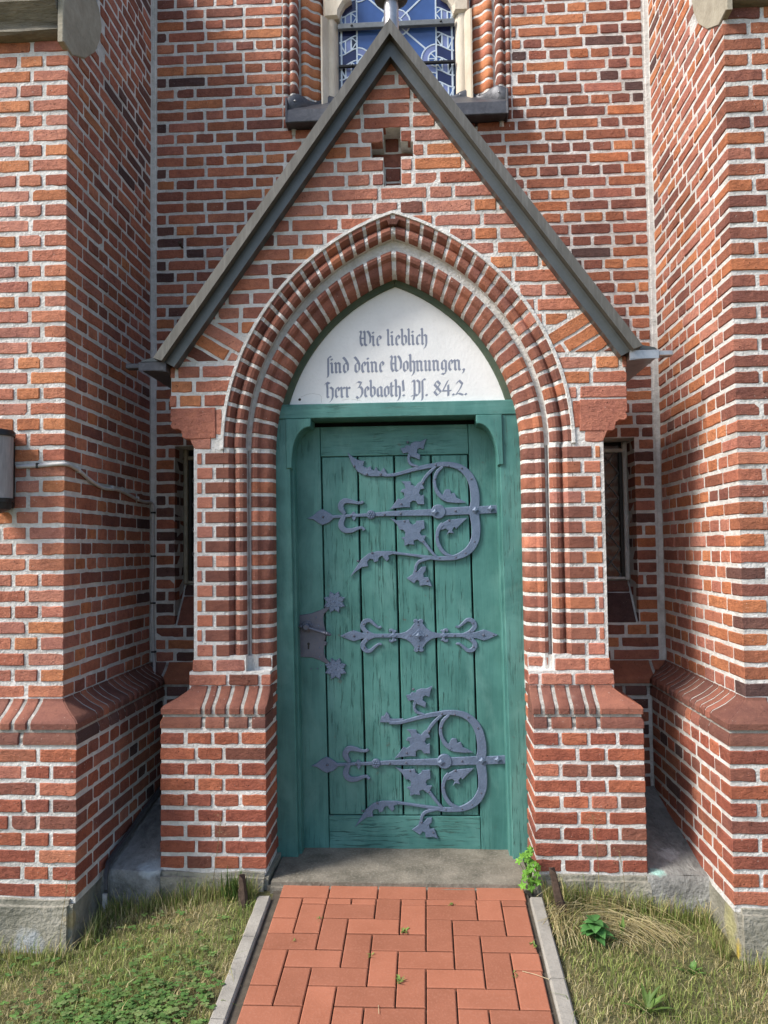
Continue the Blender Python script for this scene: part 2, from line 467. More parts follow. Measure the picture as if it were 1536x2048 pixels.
J = .0185
def course(u0, u1, kind, rng=R, first=None, mixed=.12):
    """intervals of the bricks of one course from u0 to u1"""
    out = []; u = u0
    if first: out.append((u, u+first)); u += first+J
    while u < u1-.02:
        w = .242 if kind == 'S' else .114
        if rng.random() < mixed: w = .114 if kind == 'S' else .242
        w *= rng.uniform(.985, 1.015)
        e = min(u+w, u1)
        if u1-e < .035: e = u1
        out.append((u, e)); u = e+J
    return out
HINGE_AT = (0.565, 1.864)
HINGE2_AT = (0.578, 0.486)
HINGE_STROKES = [[(0.0, 0.0, 0.0237), (-0.099, -0.004, 0.0219), (-0.145, -0.006, 0.0256), (-0.19, -0.006, 0.0228), (-0.317, -0.011, 0.0219), (-0.408, -0.014, 0.0183), (-0.591, -0.017, 0.0146), (-0.701, -0.021, 0.011), (-0.775, -0.024, 0.0091), (-0.83, -0.025, 0.0082), (-0.885, -0.028, 0.0082), (-0.941, -0.031, 0.0091)], [(-0.867, -0.015, 0.0091), (-0.887, 0.013, 0.0155), (-0.889, 0.036, 0.0164), (-0.871, 0.057, 0.0155), (-0.838, 0.056, 0.0128), (-0.802, 0.047, 0.0091), (-0.774, 0.046, 0.0073), (-0.763, 0.055, 0.0091)], [(-0.867, -0.026, 0.0091), (-0.885, -0.056, 0.0155), (-0.888, -0.084, 0.0164), (-0.868, -0.107, 0.0155), (-0.831, -0.109, 0.0128), (-0.794, -0.097, 0.0091), (-0.771, -0.094, 0.0073), (-0.759, -0.108, 0.0091)], [(-0.145, -0.006, 0.0274), (-0.135, 0.048, 0.0256), (-0.138, 0.102, 0.0247), (-0.151, 0.157, 0.0228), (-0.178, 0.204, 0.021), (-0.222, 0.239, 0.0173), (-0.277, 0.254, 0.0146), (-0.331, 0.256, 0.0128), (-0.359, 0.251, 0.0128), (-0.405, 0.244, 0.0128), (-0.469, 0.231, 0.011), (-0.533, 0.214, 0.01), (-0.588, 0.201, 0.0091), (-0.644, 0.199, 0.0082)], [(-0.313, 0.244, 0.0073), (-0.346, 0.211, 0.01), (-0.36, 0.17, 0.0091), (-0.356, 0.124, 0.01), (-0.334, 0.083, 0.0119), (-0.307, 0.061, 0.011)], [(-0.354, 0.243, 0.0073), (-0.392, 0.207, 0.0091), (-0.415, 0.18, 0.0091), (-0.435, 0.148, 0.0082)], [(-0.45, 0.245, 0.0055), (-0.491, 0.259, 0.0082), (-0.505, 0.287, 0.0073), (-0.498, 0.315, 0.0091)], [(-0.145, -0.006, 0.0274), (-0.137, -0.062, 0.0256), (-0.133, -0.107, 0.0247), (-0.138, -0.162, 0.0237), (-0.162, -0.211, 0.0228), (-0.199, -0.244, 0.0201), (-0.249, -0.265, 0.0155), (-0.303, -0.271, 0.0128), (-0.358, -0.27, 0.0119), (-0.412, -0.263, 0.01), (-0.475, -0.253, 0.0073), (-0.548, -0.243, 0.0073), (-0.603, -0.236, 0.0082)], [(-0.267, -0.262, 0.0073), (-0.312, -0.241, 0.01), (-0.343, -0.196, 0.011), (-0.351, -0.15, 0.01), (-0.341, -0.105, 0.011), (-0.318, -0.078, 0.0119)], [(-0.357, -0.264, 0.0073), (-0.393, -0.222, 0.0082), (-0.42, -0.186, 0.0091), (-0.433, -0.167, 0.0082)], [(-0.38, -0.27, 0.0055), (-0.439, -0.281, 0.0091), (-0.467, -0.303, 0.0082), (-0.475, -0.338, 0.0082)]]
HINGE_POLYS = [[(-0.931, -0.025), (-0.959, -0.005), (-0.994, 0.014), (-1.022, 0.001), (-1.051, -0.023), (-1.081, -0.038), (-1.047, -0.045), (-1.019, -0.065), (-0.995, -0.076), (-0.959, -0.064), (-0.931, -0.04)], [(-0.839, -0.023), (-0.819, -0.001), (-0.795, -0.022), (-0.816, -0.057)], [(-0.625, 0.193), (-0.717, 0.194), (-0.754, 0.2), (-0.791, 0.221), (-0.818, 0.254), (-0.838, 0.296), (-0.849, 0.333), (-0.827, 0.312), (-0.79, 0.288), (-0.753, 0.283), (-0.761, 0.255), (-0.74, 0.243), (-0.718, 0.254), (-0.715, 0.235), (-0.7, 0.229), (-0.687, 0.251), (-0.678, 0.227), (-0.663, 0.221), (-0.643, 0.244), (-0.634, 0.222), (-0.625, 0.207)], [(-0.345, 0.092), (-0.316, 0.085), (-0.305, 0.109), (-0.295, 0.116), (-0.274, 0.114), (-0.268, 0.09), (-0.25, 0.095), (-0.239, 0.067), (-0.207, 0.053), (-0.185, 0.039), (-0.235, 0.036), (-0.289, 0.041), (-0.316, 0.052)], [(-0.441, 0.162), (-0.423, 0.134), (-0.417, 0.12), (-0.441, 0.116), (-0.448, 0.096), (-0.438, 0.081), (-0.421, 0.087), (-0.42, 0.032), (-0.455, 0.032), (-0.467, 0.051), (-0.485, 0.053), (-0.499, 0.042), (-0.499, 0.016), (-0.536, 0.017), (-0.591, 0.011), (-0.617, 0.003), (-0.59, 0.036), (-0.567, 0.068), (-0.549, 0.061), (-0.53, 0.074), (-0.533, 0.098), (-0.553, 0.104), (-0.542, 0.12), (-0.523, 0.122), (-0.53, 0.145), (-0.548, 0.164), (-0.495, 0.163), (-0.49, 0.143), (-0.468, 0.135), (-0.454, 0.151)], [(-0.495, 0.306), (-0.509, 0.324), (-0.536, 0.32), (-0.55, 0.351), (-0.527, 0.355), (-0.517, 0.368), (-0.495, 0.365), (-0.49, 0.378), (-0.467, 0.388), (-0.437, 0.387), (-0.402, 0.402), (-0.414, 0.368), (-0.42, 0.341), (-0.442, 0.349), (-0.454, 0.343), (-0.457, 0.323), (-0.438, 0.311), (-0.443, 0.282), (-0.463, 0.293), (-0.482, 0.299)], [(-0.603, -0.227), (-0.685, -0.226), (-0.736, -0.239), (-0.777, -0.271), (-0.815, -0.327), (-0.841, -0.37), (-0.805, -0.338), (-0.773, -0.316), (-0.739, -0.311), (-0.744, -0.287), (-0.731, -0.271), (-0.711, -0.273), (-0.704, -0.29), (-0.684, -0.283), (-0.676, -0.26), (-0.658, -0.253), (-0.649, -0.269), (-0.634, -0.285), (-0.62, -0.27), (-0.625, -0.253), (-0.603, -0.245)], [(-0.337, -0.114), (-0.329, -0.079), (-0.291, -0.058), (-0.236, -0.051), (-0.182, -0.047), (-0.214, -0.079), (-0.244, -0.108), (-0.255, -0.098), (-0.266, -0.115), (-0.257, -0.133), (-0.283, -0.129), (-0.299, -0.142), (-0.286, -0.119), (-0.301, -0.105), (-0.319, -0.111)], [(-0.614, -0.041), (-0.573, -0.056), (-0.507, -0.052), (-0.5, -0.072), (-0.487, -0.081), (-0.471, -0.073), (-0.466, -0.059), (-0.422, -0.056), (-0.419, -0.104), (-0.439, -0.111), (-0.446, -0.126), (-0.438, -0.142), (-0.412, -0.142), (-0.424, -0.169), (-0.418, -0.193), (-0.445, -0.178), (-0.461, -0.164), (-0.482, -0.171), (-0.478, -0.194), (-0.511, -0.19), (-0.534, -0.2), (-0.534, -0.168), (-0.552, -0.153), (-0.531, -0.146), (-0.528, -0.122), (-0.54, -0.109), (-0.56, -0.109), (-0.574, -0.079)], [(-0.484, -0.335), (-0.46, -0.34), (-0.44, -0.317), (-0.415, -0.315), (-0.417, -0.34), (-0.431, -0.356), (-0.427, -0.376), (-0.403, -0.375), (-0.383, -0.428), (-0.414, -0.419), (-0.451, -0.423), (-0.454, -0.396), (-0.468, -0.39), (-0.482, -0.409), (-0.505, -0.395), (-0.525, -0.38), (-0.504, -0.366), (-0.491, -0.357)]]
HINGE_STUB = [(-0.698, 0.203), (-0.686, 0.237), (-0.672, 0.237), (-0.658, 0.261), (-0.645, 0.246), (-0.64, 0.225), (-0.627, 0.221), (-0.564, 0.223), (-0.564, 0.205), (-0.628, 0.201)]
RIVETS = [(-0.05, 0.003, 1), (-0.136, -0.005, 1), (-0.36, -0.013, 1), (-0.246, -0.008, 0), (-0.553, -0.018, 0), (-0.643, -0.022, 0), (-0.991, -0.03, 0), (-0.83, -0.027, 0), (-0.155, 0.171, 0), (-0.207, 0.231, 0), (-0.281, 0.245, 0), (-0.352, 0.251, 0), (-0.356, 0.173, 0), (-0.424, 0.153, 0), (-0.508, 0.384, 0), (-0.549, 0.035, 0), (-0.811, 0.253, 0), (-0.74, 0.206, 0), (-0.662, 0.204, 0), (-0.143, -0.18, 0), (-0.194, -0.243, 0), (-0.249, -0.267, 0), (-0.339, -0.27, 0), (-0.347, -0.15, 0), (-0.429, -0.176, 0), (-0.796, -0.281, 0), (-0.715, -0.237, 0), (-0.472, -0.34, 0), (-0.409, -0.395, 0), (-0.532, -0.061, 0), (-0.282, -0.06, 0)]
MID_AT = (0.103, 1.166)
LOCK_PLATE = [(-0.587, 1.282), (-0.5, 1.292), (-0.449, 1.31), (-0.412, 1.328), (-0.382, 1.342), (-0.375, 1.334), (-0.399, 1.313), (-0.424, 1.29), (-0.43, 1.265), (-0.427, 1.24), (-0.42, 1.206), (-0.416, 1.178), (-0.418, 1.149), (-0.424, 1.14), (-0.412, 1.133), (-0.412, 1.119), (-0.426, 1.108), (-0.428, 1.079), (-0.419, 1.044), (-0.396, 1.02), (-0.374, 1.006), (-0.383, 0.999), (-0.415, 1.012), (-0.447, 1.029), (-0.492, 1.046), (-0.589, 1.052)]
ROSETTES = [(-0.366, 1.355), (-0.363, 0.984)]
HANDLE = [(-0.521, 1.22), (-0.496, 1.206), (-0.381, 1.176), (-0.514, 1.115)]
CORBEL = [(0.96, 2.385), (1.202, 2.38), (1.204, 2.361), (1.194, 2.352), (1.202, 2.34), (1.199, 2.322), (1.186, 2.313), (1.165, 2.314), (1.145, 2.304), (1.14, 2.286), (1.14, 2.271), (1.125, 2.259), (1.092, 2.257), (0.957, 2.261)]

# ------------------------------------------------------------------ ground
def gz(x, y):
    ax = abs(x); t = min(max((ax-.7)/.9, 0), 1); t = t*t*(3-2*t)
    yy = max(min(y, -.15), -9)
    return -.045+.098*(yy+.18)-.11*t
def path_z(y): return -.02+.098*(y+.18)

bm = bmesh.new()
xs = [-60, -20, -8, -5, -3.5]+[-2.6+.13*i for i in range(41)]+[3.5, 5, 8, 20, 60]
ys = [-60, -25, -12, -9, -7, -5.5, -4.5]+[-3.6+.15*i for i in range(26)]+[1.2, 3, 9, 40]
g = [[bm.verts.new((x, y, (gz(x, y) if abs(x) > .66 or y < -6.2 else min(gz(x, y), path_z(min(y, -.15))-.03))+.02*noise.noise((x*2, y*2, 0)))) for x in xs] for y in ys]
for i in range(len(ys)-1):
    for j in range(len(xs)-1): bm.faces.new((g[i][j], g[i][j+1], g[i+1][j+1], g[i+1][j]))
me = bpy.data.meshes.new('ground'); bm.to_mesh(me); bm.free()
me.materials.append(M_SOIL)
ground = bpy.data.objects.new('ground', me); COL.objects.link(ground); tag(ground, kind='structure')

CZ = .077            # course height of buttresses and church wall
PZ = .078            # of the portal above its base
ZB = .055            # bottom of the brickwork
CAV = [(.126, .822), (.126, .848), (.116, .862), (.088, .876), (.055, .894), (.026, .916), (.008, .930), (.004, .942)]   # hollow moulding (out, z)
CHA = [(.128, .752), (.128, .782), (.112, .816)]                                                     # chamfered course
def mould_run(store, prof, P0, D, N, t0, t1, widths, mit0=0, mit1=0, pal=None, gap=.019):
    """moulded bricks along direction D from P0; profile leans out along N; mit = 1 adds a mitre at that end"""
    P0, D, N = Vector(P0), Vector(D), Vector(N)
    u = t0; i = 0
    while u < t1-.02:
        w = widths[i % len(widths)]*R.uniform(.96, 1.04); e = min(u+w, t1)
        if t1-e < .04: e = t1
        m0 = mit0 if u == t0 else 0; m1 = mit1 if e == t1 else 0
        a, b = u, e
        tint = pick(pal or dict(mould=4, brown=2))
        secs = []
        for t, mm, inn in ((a, m0, .005), (a+.005, m0, 0), (b-.005, m1, 0), (b, m1, .005)):
            sgn = -1 if t < (a+b)/2 else 1
            pr = [(-.06, prof[0][1])]+[(o-inn, z) for o, z in prof]+[(-.06, prof[-1][1])]
            secs.append([P0+D*(t+sgn*mm*o)+N*o+Vector((0, 0, z)) for o, z in pr])
        m = MB(); m.sweep(secs, flip=D.cross(Vector((0, 0, 1))).dot(N) < 0)
        # orient outward
        store.put(m.v, m.f, tint, N, 'moulded_brick', M_MOULD, 30)
        u = e+gap; i += 1
def mould_mortar(mb, prof, P0, D, N, t0, t1, mit0=0, mit1=0):
    P0, D, N = Vector(P0), Vector(D), Vector(N)
    secs = []
    for t, mm, sgn in ((t0, mit0, -1), (t1, mit1, 1)):
        pr = [(-.09, prof[0][1]-.02)]+[(o-.0095, z-.016 if i == 0 else z) for i, (o, z) in enumerate(prof)]+[(-.09, prof[-1][1]+.012)]
        secs.append([P0+D*(t+sgn*mm*o)+N*o+Vector((0, 0, z)) for o, z in pr])
    mb.sweep(secs, caps=False, flip=D.cross(Vector((0, 0, 1))).dot(N) < 0)

def rough_block(name, mat, parent, x0, x1, y0, y1, z0, z1, amp=.012, seed=0, n=9, loc=None, smooth=60):
    bm = bmesh.new(); bmesh.ops.create_cube(bm, size=1)
    for q in bm.verts: q.co = Vector(((x0+x1)/2+q.co.x*(x1-x0), (y0+y1)/2+q.co.y*(y1-y0), (z0+z1)/2+q.co.z*(z1-z0)))
    bmesh.ops.bevel(bm, geom=bm.edges[:], offset=.02, segments=2, affect='EDGES')
    for _ in range(4):
        es = [e for e in bm.edges if e.calc_length() > max(.035, .35/n)]
        if es: bmesh.ops.subdivide_edges(bm, edges=es, cuts=1, use_grid_fill=True)
    bmesh.ops.triangulate(bm, faces=[f for f in bm.faces if len(f.verts) > 4])
    bm.normal_update()
    for q in bm.verts:
        p = q.co*4+Vector((seed*3.1, 0, seed))
        q.co += q.normal*amp*(noise.noise(p)*.9+.5*noise.noise(p*3.1)+.25*noise.noise(p*8))
    m = MB(); bm.verts.index_update(); m.add([q.co[:] for q in bm.verts], [[q.index for q in f.verts] for f in bm.faces]); bm.free()
    return m.build(name, mat, parent, smooth=smooth, loc=loc)

# ------------------------------------------------------------------ buttresses
XS, XP, YF, YPF, YBK = 1.616, 1.490, -.343, -.468, .874
YBP = YBK-.125
def buttress(s, label, fpal, spal):
    root = thing('buttress', label, 'buttress', (s*1.95, 0, 0), 'buttresses either side of the portal')
    st = BrickStore(root)
    ff = Frame((s*XS, YF, 0), (s, 0, 0), (0, 0, 1), (0, -1, 0))
    sf = Frame((s*XS, YF, 0), (0, 1, 0), (0, 0, 1), (-s, 0, 0))
    XO = 1.2
    # stone kneeler outline on the side face: (y, z)
    kn = [(-.40, 4.19), (-.30, 4.18), (-.147, 4.262), (-.03, 4.37), (.035, 4.48), (.06, 4.58), (.02, 4.66), (-.06, 4.70), (-.40, 4.47)]
    def in_kn(y, z):
        ins = False
        for i in range(len(kn)):
            (ya, za), (yb, zb) = kn[i-1], kn[i]
            if (za > z) != (zb > z) and y < (yb-ya)*(z-za)/(zb-za)+ya: ins = not ins
        return ins
    k = 0; z = .948
    while z < 5.35:
        a, b = z, z+CZ-J-R.uniform(0, .003)
        hd = (k % 2 == 0)
        if b < 4.245:
            for i, (u0, u1) in enumerate(course(0, XO, 'S' if hd else 'H', first=.178 if hd else .114, mixed=.10)):
                st.brick(rect(u0, u1, a, b), ff, pick(fpal), depth=(.114 if hd else .178) if i == 0 else .06)
        d0 = (.114 if hd else .178)+J
        for u0, u1 in course(d0, YBK-YF-.03, 'H' if hd else 'S', mixed=.12):
            y0, y1 = YF+u0, YF+u1; zc = (a+b)/2
            if zc > 4.16 and in_kn((y0+y1)/2, zc): continue
            if zc > 4.17 and y1 < -.1: continue
            if zc > 4.42 and y0 < .016:
                if y1 < .06: continue
                y0 = .016; u0 = y0-YF
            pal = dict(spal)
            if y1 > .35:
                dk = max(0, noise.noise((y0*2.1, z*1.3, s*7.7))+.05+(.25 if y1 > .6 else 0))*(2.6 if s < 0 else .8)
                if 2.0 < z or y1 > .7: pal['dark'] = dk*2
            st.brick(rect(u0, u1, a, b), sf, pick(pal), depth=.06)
        if z > 4.66 and b < 5.2:
            f2 = Frame((s*XS, .012, 0), (s, 0, 0), (0, 0, 1), (0, -1, 0))
            for u0, u1 in course(0, XO, 'S' if hd else 'H', first=.178 if hd else .114): st.brick(rect(u0, u1, a, b), f2, pick(dict(orange=3, red=2)), depth=.05)
        z += CZ; k += 1
    # base courses
    fp = Frame((s*XP, YPF, 0), (s, 0, 0), (0, 0, 1), (0, -1, 0)); sp = Frame((s*XP, YPF, 0), (0, 1, 0), (0, 0, 1), (-s, 0, 0))
    fb = dict(deep=6, red=1.5, brown=1.5)
    for k in range(9):
        a = ZB+k*CZ; b = a+CZ-J; hd = k % 2 == 0
        for i, (u0, u1) in enumerate(course(0, XO+.1, 'S' if hd else 'H', first=.178 if hd else .114)):
            st.brick(rect(u0, u1, a, b), fp, pick(fb), depth=(.114 if hd else .178) if i == 0 else .06)
        for u0, u1 in course((.114 if hd else .178)+J, YBP-YPF-.02, 'H' if hd else 'S'):
            st.brick(rect(u0, u1, a, b), sp, pick(dict(deep=5, red=2, brown=1) if u0 < .6 else dict(brown=3, dark=1, deep=2)), depth=.06)
    for prof, wid in ((CAV, (.10, .058, .052, .060, .055)), (CHA, (.13, .105, .11, .07))):
        mould_run(st, prof, (s*XS, YF, 0), (s, 0, 0), (0, -1, 0), 0, XO, wid, mit0=1, pal=dict(cap=4, mould=1))
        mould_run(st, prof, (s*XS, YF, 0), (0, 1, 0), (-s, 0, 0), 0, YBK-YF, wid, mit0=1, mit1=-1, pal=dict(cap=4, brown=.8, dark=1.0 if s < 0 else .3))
    mb = MB(); jb = MB()
    e = .0045
    x = lambda v: s*v
    def bx(xa, xb, *r): mb.box(min(xa, xb), max(xa, xb), *r)
    bx(x(XS+e), x(XS+1.25), YF+e, YBK+.3, .90, 4.235)
    bx(x(XS+e), x(XS+1.25), .012+e, YBK+.3, 4.235, 5.6)
    bx(x(XS+e), x(XS+.06), -.24, .012, 4.236, 4.42)
    bx(x(XP+e), x(XS+1.25), YPF+e, YBK+.3, ZB-.03, .757)
    for prof in (CAV, CHA):
        mould_mortar(jb, prof, (s*XS, YF, 0), (s, 0, 0), (0, -1, 0), 0, XO, mit0=1)
        mould_mortar(jb, prof, (s*XS, YF, 0), (0, 1, 0), (-s, 0, 0), 0, YBK-YF, mit0=1)
    mb.build('mortar', M_MORTAR, root); jb.build('cap_mortar', M_JOINT, root)
    # coping: kneeler end and the moulded cornice along the front
    kb = MB(); kf = Frame((s*(XS-.004), 0, 0), (0, 1, 0), (0, 0, 1), (-s, 0, 0))
    kb.prism(kn, kf, -.03, .0, .006)
    kb.build('kneeler_stone', M_COPING, root)
    cor = [(.012, 4.72), (-.05, 4.70), (-.395, 4.465), (-.43, 4.44), (-.432, 4.385), (-.415, 4.372), (-.40, 4.345), (-.372, 4.325), (-.362, 4.30), (-.372, 4.275), (-.392, 4.268), (-.396, 4.256), (-.385, 4.246), (-.36, 4.242), (-.343, 4.238), (.012, 4.238)]
    cb = MB(); cb.sweep([[(x(XS+.03+t), y+R.uniform(-.003, .003), z+R.uniform(-.004, .004)) for y, z in cor] for t in np.linspace(0, 1.2, 12)], flip=s > 0)
    cb.build('cornice_stone', M_CORNICE, root, smooth=35)
    fm = MB(); bx2 = (min(x(XS+.004), x(XS+1.22)), max(x(XS+.004), x(XS+1.22)))
    fm.sweep([[(xx, .010, 4.775), (xx, -.05, 4.745), (xx, -.41, 4.488), (xx, -.42, 4.475), (xx, .01, 4.70)] for xx in np.linspace(bx2[0], bx2[1], 8)])
    fm.build('mortar_fillet', M_MORTAR, root)
    xa, xb = sorted((x(XP+.012), x(XS+1.28)))
    rough_block('stone_base', M_STONE, root, xa, xb, YPF-.03, YBK, -.75, ZB-.012, .026, 3+s, 14)
    st.finish()
    return root
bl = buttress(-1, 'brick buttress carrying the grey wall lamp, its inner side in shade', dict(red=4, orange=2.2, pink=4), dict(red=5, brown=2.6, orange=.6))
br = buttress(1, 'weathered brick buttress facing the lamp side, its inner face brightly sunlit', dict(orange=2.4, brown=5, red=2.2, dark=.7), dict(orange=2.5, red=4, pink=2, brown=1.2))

# ------------------------------------------------------------------ church wall
wall = thing('church_wall', 'brick church wall rising behind the gabled portal between two buttresses', 'wall', (0, 1.0, 0))
ws = BrickStore(wall)
wf = front(YBK)
GA, GS = 4.30, 1.41                 # gable apex height and slope of the portal brickwork
SLX0, SLX1, SLZ0, SLZ1 = 1.09, 1.465, 1.175, 2.33
WW, WZ = .742, 4.44
def hidden(x0, x1, z):
    xm = min(abs(x0), abs(x1)) if x0*x1 > 0 else 0
    xe = max(abs(x0), abs(x1))
    return xe < 1.02 and z < 4.30-1.42*xe-.25
k = 0; z = .948
while z < 5.45:
    a, b = z, z+CZ-J; hd = k % 2 == 0
    for u0, u1 in course(-XS+.03, XS-.035, 'H' if hd else 'S', first=(.114 if hd else .06) if k % 4 < 2 else .178, mixed=.10):
        zc = (a+b)/2
        segs = [(u0, u1)]
        def cut(segs, c0, c1):
            o = []
            for p, q in segs:
                if q <= c0 or p >= c1: o.append((p, q)); continue
                if p < c0-.02: o.append((p, c0))
                if q > c1+.02: o.append((c1, q))
            return o
        if SLZ0 < zc < SLZ1:
            segs = cut(cut(segs, SLX0-.01, SLX1), -SLX1, -SLX0+.01)
        if zc > WZ-.06: segs = cut(segs, -WW-.008, WW+.008)
        for p, q in segs:
            if hidden(p, q, zc): continue
            left = p < 0
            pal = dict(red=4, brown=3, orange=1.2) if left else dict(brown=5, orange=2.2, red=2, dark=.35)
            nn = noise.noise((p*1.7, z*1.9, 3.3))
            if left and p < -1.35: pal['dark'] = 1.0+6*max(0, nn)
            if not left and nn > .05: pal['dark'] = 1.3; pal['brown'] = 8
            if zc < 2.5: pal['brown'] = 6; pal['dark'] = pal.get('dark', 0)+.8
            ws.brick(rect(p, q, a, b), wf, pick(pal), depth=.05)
    z += CZ; k += 1
for sx in (-1, 1):
    wp = front(YBP)
    for k in range(9):
        a = ZB+k*CZ
        for u0, u1 in course(1.10, XP-.015, 'H' if k % 2 else 'S'):
            r_ = (u0, u1) if sx > 0 else (-u1, -u0)
            ws.brick(rect(*r_, a, a+CZ-J), wp, pick(dict(brown=3, dark=2)), depth=.05)
    for prof, wid in ((CAV, (.11, .07, .24)), (CHA, (.13,))):
        mould_run(ws, prof, (sx*1.05, YBK, 0), (sx, 0, 0), (0, -1, 0), 0, XS-1.05, wid, mit1=-1, pal=dict(brown=2, dark=2))
    # slit window reveal and sloping brick sill
    rf = Frame((sx*SLX1, YBK, 0), (0, 1, 0), (0, 0, 1), (-sx, 0, 0))
    for k in range(3, 18):
        a = .948+k*CZ
        if a < SLZ0-.02: continue
        for u0, u1 in ([(.006, .10), (.116, .21)] if k % 2 else [(.006, .18), (.196, .21)]):
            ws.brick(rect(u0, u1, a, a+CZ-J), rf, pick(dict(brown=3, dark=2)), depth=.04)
    sl = Frame((0, YBK-.006, SLZ0-.004), (1, 0, 0), Vector((0, .21, .262)).normalized(), Vector((0, -.262, .21)).normalized())
    for q0, q1 in ((1.10, 1.262), (1.276, 1.45)):
        r_ = (q0, q1) if sx > 0 else (-q1, -q0)
        for v0, v1 in ((.012, .235), (.25, .33)):
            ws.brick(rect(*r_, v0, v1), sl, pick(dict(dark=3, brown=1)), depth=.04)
wm = MB(); e = .0045; y0 = YBK+e; y1 = YBK+.45
for r_ in ((-XS-.1, -SLX1-.001, .90, 5.6), (SLX1+.001, XS+.1, .90, 5.6), (-SLX1, -SLX0, .9, SLZ0), (SLX0, SLX1, .9, SLZ0), (-SLX1, -SLX0, SLZ1, 5.6), (SLX0, SLX1, SLZ1, 5.6),
           (-SLX0, SLX0, .9, WZ-.07), (-SLX0, -WW, WZ-.07, 5.6), (WW, SLX0, WZ-.07, 5.6)):
    wm.box(r_[0], r_[1], y0, y1, r_[2], r_[3])
for sx in (-1, 1):
    q = [(sx*SLX0, YBK+.008, SLZ0-.012), (sx*SLX1, YBK+.008, SLZ0-.012), (sx*SLX1, YBK+.24, SLZ0+.275), (sx*SLX0, YBK+.24, SLZ0+.275)]
    wm.add(q, [(0, 1, 2, 3) if sx > 0 else (3, 2, 1, 0)])
    xa, xb = sorted((sx*1.0, sx*(XP+.1)))
    wm.box(xa, xb, YBP+e, YBK, ZB-.05, .757)
    wj = MB()
    for prof in (CAV, CHA): mould_mortar(wj, prof, (sx*1.0, YBK, 0), (sx, 0, 0), (0, -1, 0), 0, XS-1.0)
    wj.build('cap_mortar', M_JOINT, wall)
    # pointed corner joints
    xa, xb = sorted((sx*(XS+.01), sx*(XS-.022))); wm.box(xa, xb, YBK-.004, YBK+.02, .95, 5.5, .003)
wm.build('mortar', M_MORTAR, wall)
# moulded reveal of the upper window
ORD1 = [(.742, .0), (.738, -.004), (.728, -.006), (.716, -.002), (.708, .012), (.702, .012), (.694, -.004), (.680, -.012), (.666, -.008), (.656, .006), (.652, .028), (.650, .08)]
ORD2 = [(.634, .075), (.622, .066), (.604, .064), (.588, .076), (.572, .102), (.552, .118), (.532, .124), (.516, .136), (.504, .16), (.498, .20)]
for sx in (-1, 1):
    for prof, off, pal in ((ORD1, 0, dict(mould=3, brown=2)), (ORD2, .02, dict(orange=4, red=1, mould=1))):
        z = WZ-.03+off
        while z < 5.5:
            tint = pick(pal); m = MB()
            pr = [(prof[0][0], prof[0][1]+.12)]+prof+[(prof[-1][0], prof[-1][1]+.05)]
            zz = [(z, .004), (z+.004, 0), (z+CZ-J-.004, 0), (z+CZ-J, .004)]
            m.sweep([[(sx*h, YBK+y+inn, zq) for h, y in pr] for zq, inn in zz], flip=sx > 0)
            ws.put(m.v, m.f, tint, (0, -1, 0), 'moulded_brick', M_MOULD, 45); z += CZ
mm = MB()
for sx in (-1, 1):
    pr = [(.745, .10)]+[(h, y+.006) for h, y in ORD1]+[(.642, .088)]+[(h, y+.006) for h, y in ORD2]+[(.49, .3)]
    mm.sweep([[(sx*h, YBK+y, zq) for h, y in pr] for zq in (WZ-.08, 5.55)], flip=sx > 0)
mm.build('reveal_mortar', M_MORTAR, wall, smooth=45)
ws.finish()

# ------------------------------------------------------------------ gabled portal
portal = thing('gabled_portal', 'projecting brick portal with pointed arch, steep gable and a cross-shaped niche', 'portal', (0, 0, 0))
ps = BrickStore(portal)
pf = front(0.0)
SPR = 2.188                                   # springing height
CO, RO1, RO0 = .389, 1.304, 1.194             # outer order: centre offset, outer and inner radius
CI, RI1, RI0 = .345, 1.13, 1.010              # inner order
GP = dict(pink=6, red=2.2, orange=1.0, mould=.5)
def holes(zc):
    k = round((zc-.94-PZ/2)/PZ)
    return {34: .049, 35: .049, 36: .114, 37: .049}.get(k, 0)
def put_gable(p, tint):
    cx = sum(q[0] for q in p)/len(p); cz = sum(q[1] for q in p)/len(p)
    s = 1 if cx >= 0 else -1
    # under the verge board
    p = clip(p, 0, GA+.03, -s*GS, -1)
    # outside the arch
    if p and cz > SPR-.05:
        dx, dz = cx+s*CO, max(cz-SPR, 0); d = math.hypot(dx, dz)
        rr = RO1+.018
        dmin = min(math.hypot(q[0]+s*CO, q[1]-SPR) for q in p)
        if dmin < rr:
            if d < rr*1.005:
                q = max(p, key=lambda t: math.hypot(t[0]+s*CO, t[1]-SPR))
                dx, dz = .5*(dx+q[0]+s*CO), .5*(dz+max(q[1]-SPR, 0)); d = math.hypot(dx, dz)
            p = clip(p, -s*CO+dx/d*rr, SPR+dz/d*rr, dx/d, dz/d)
    if p and len(p) > 2: ps.brick(p, pf, tint, depth=.07)
k = 19
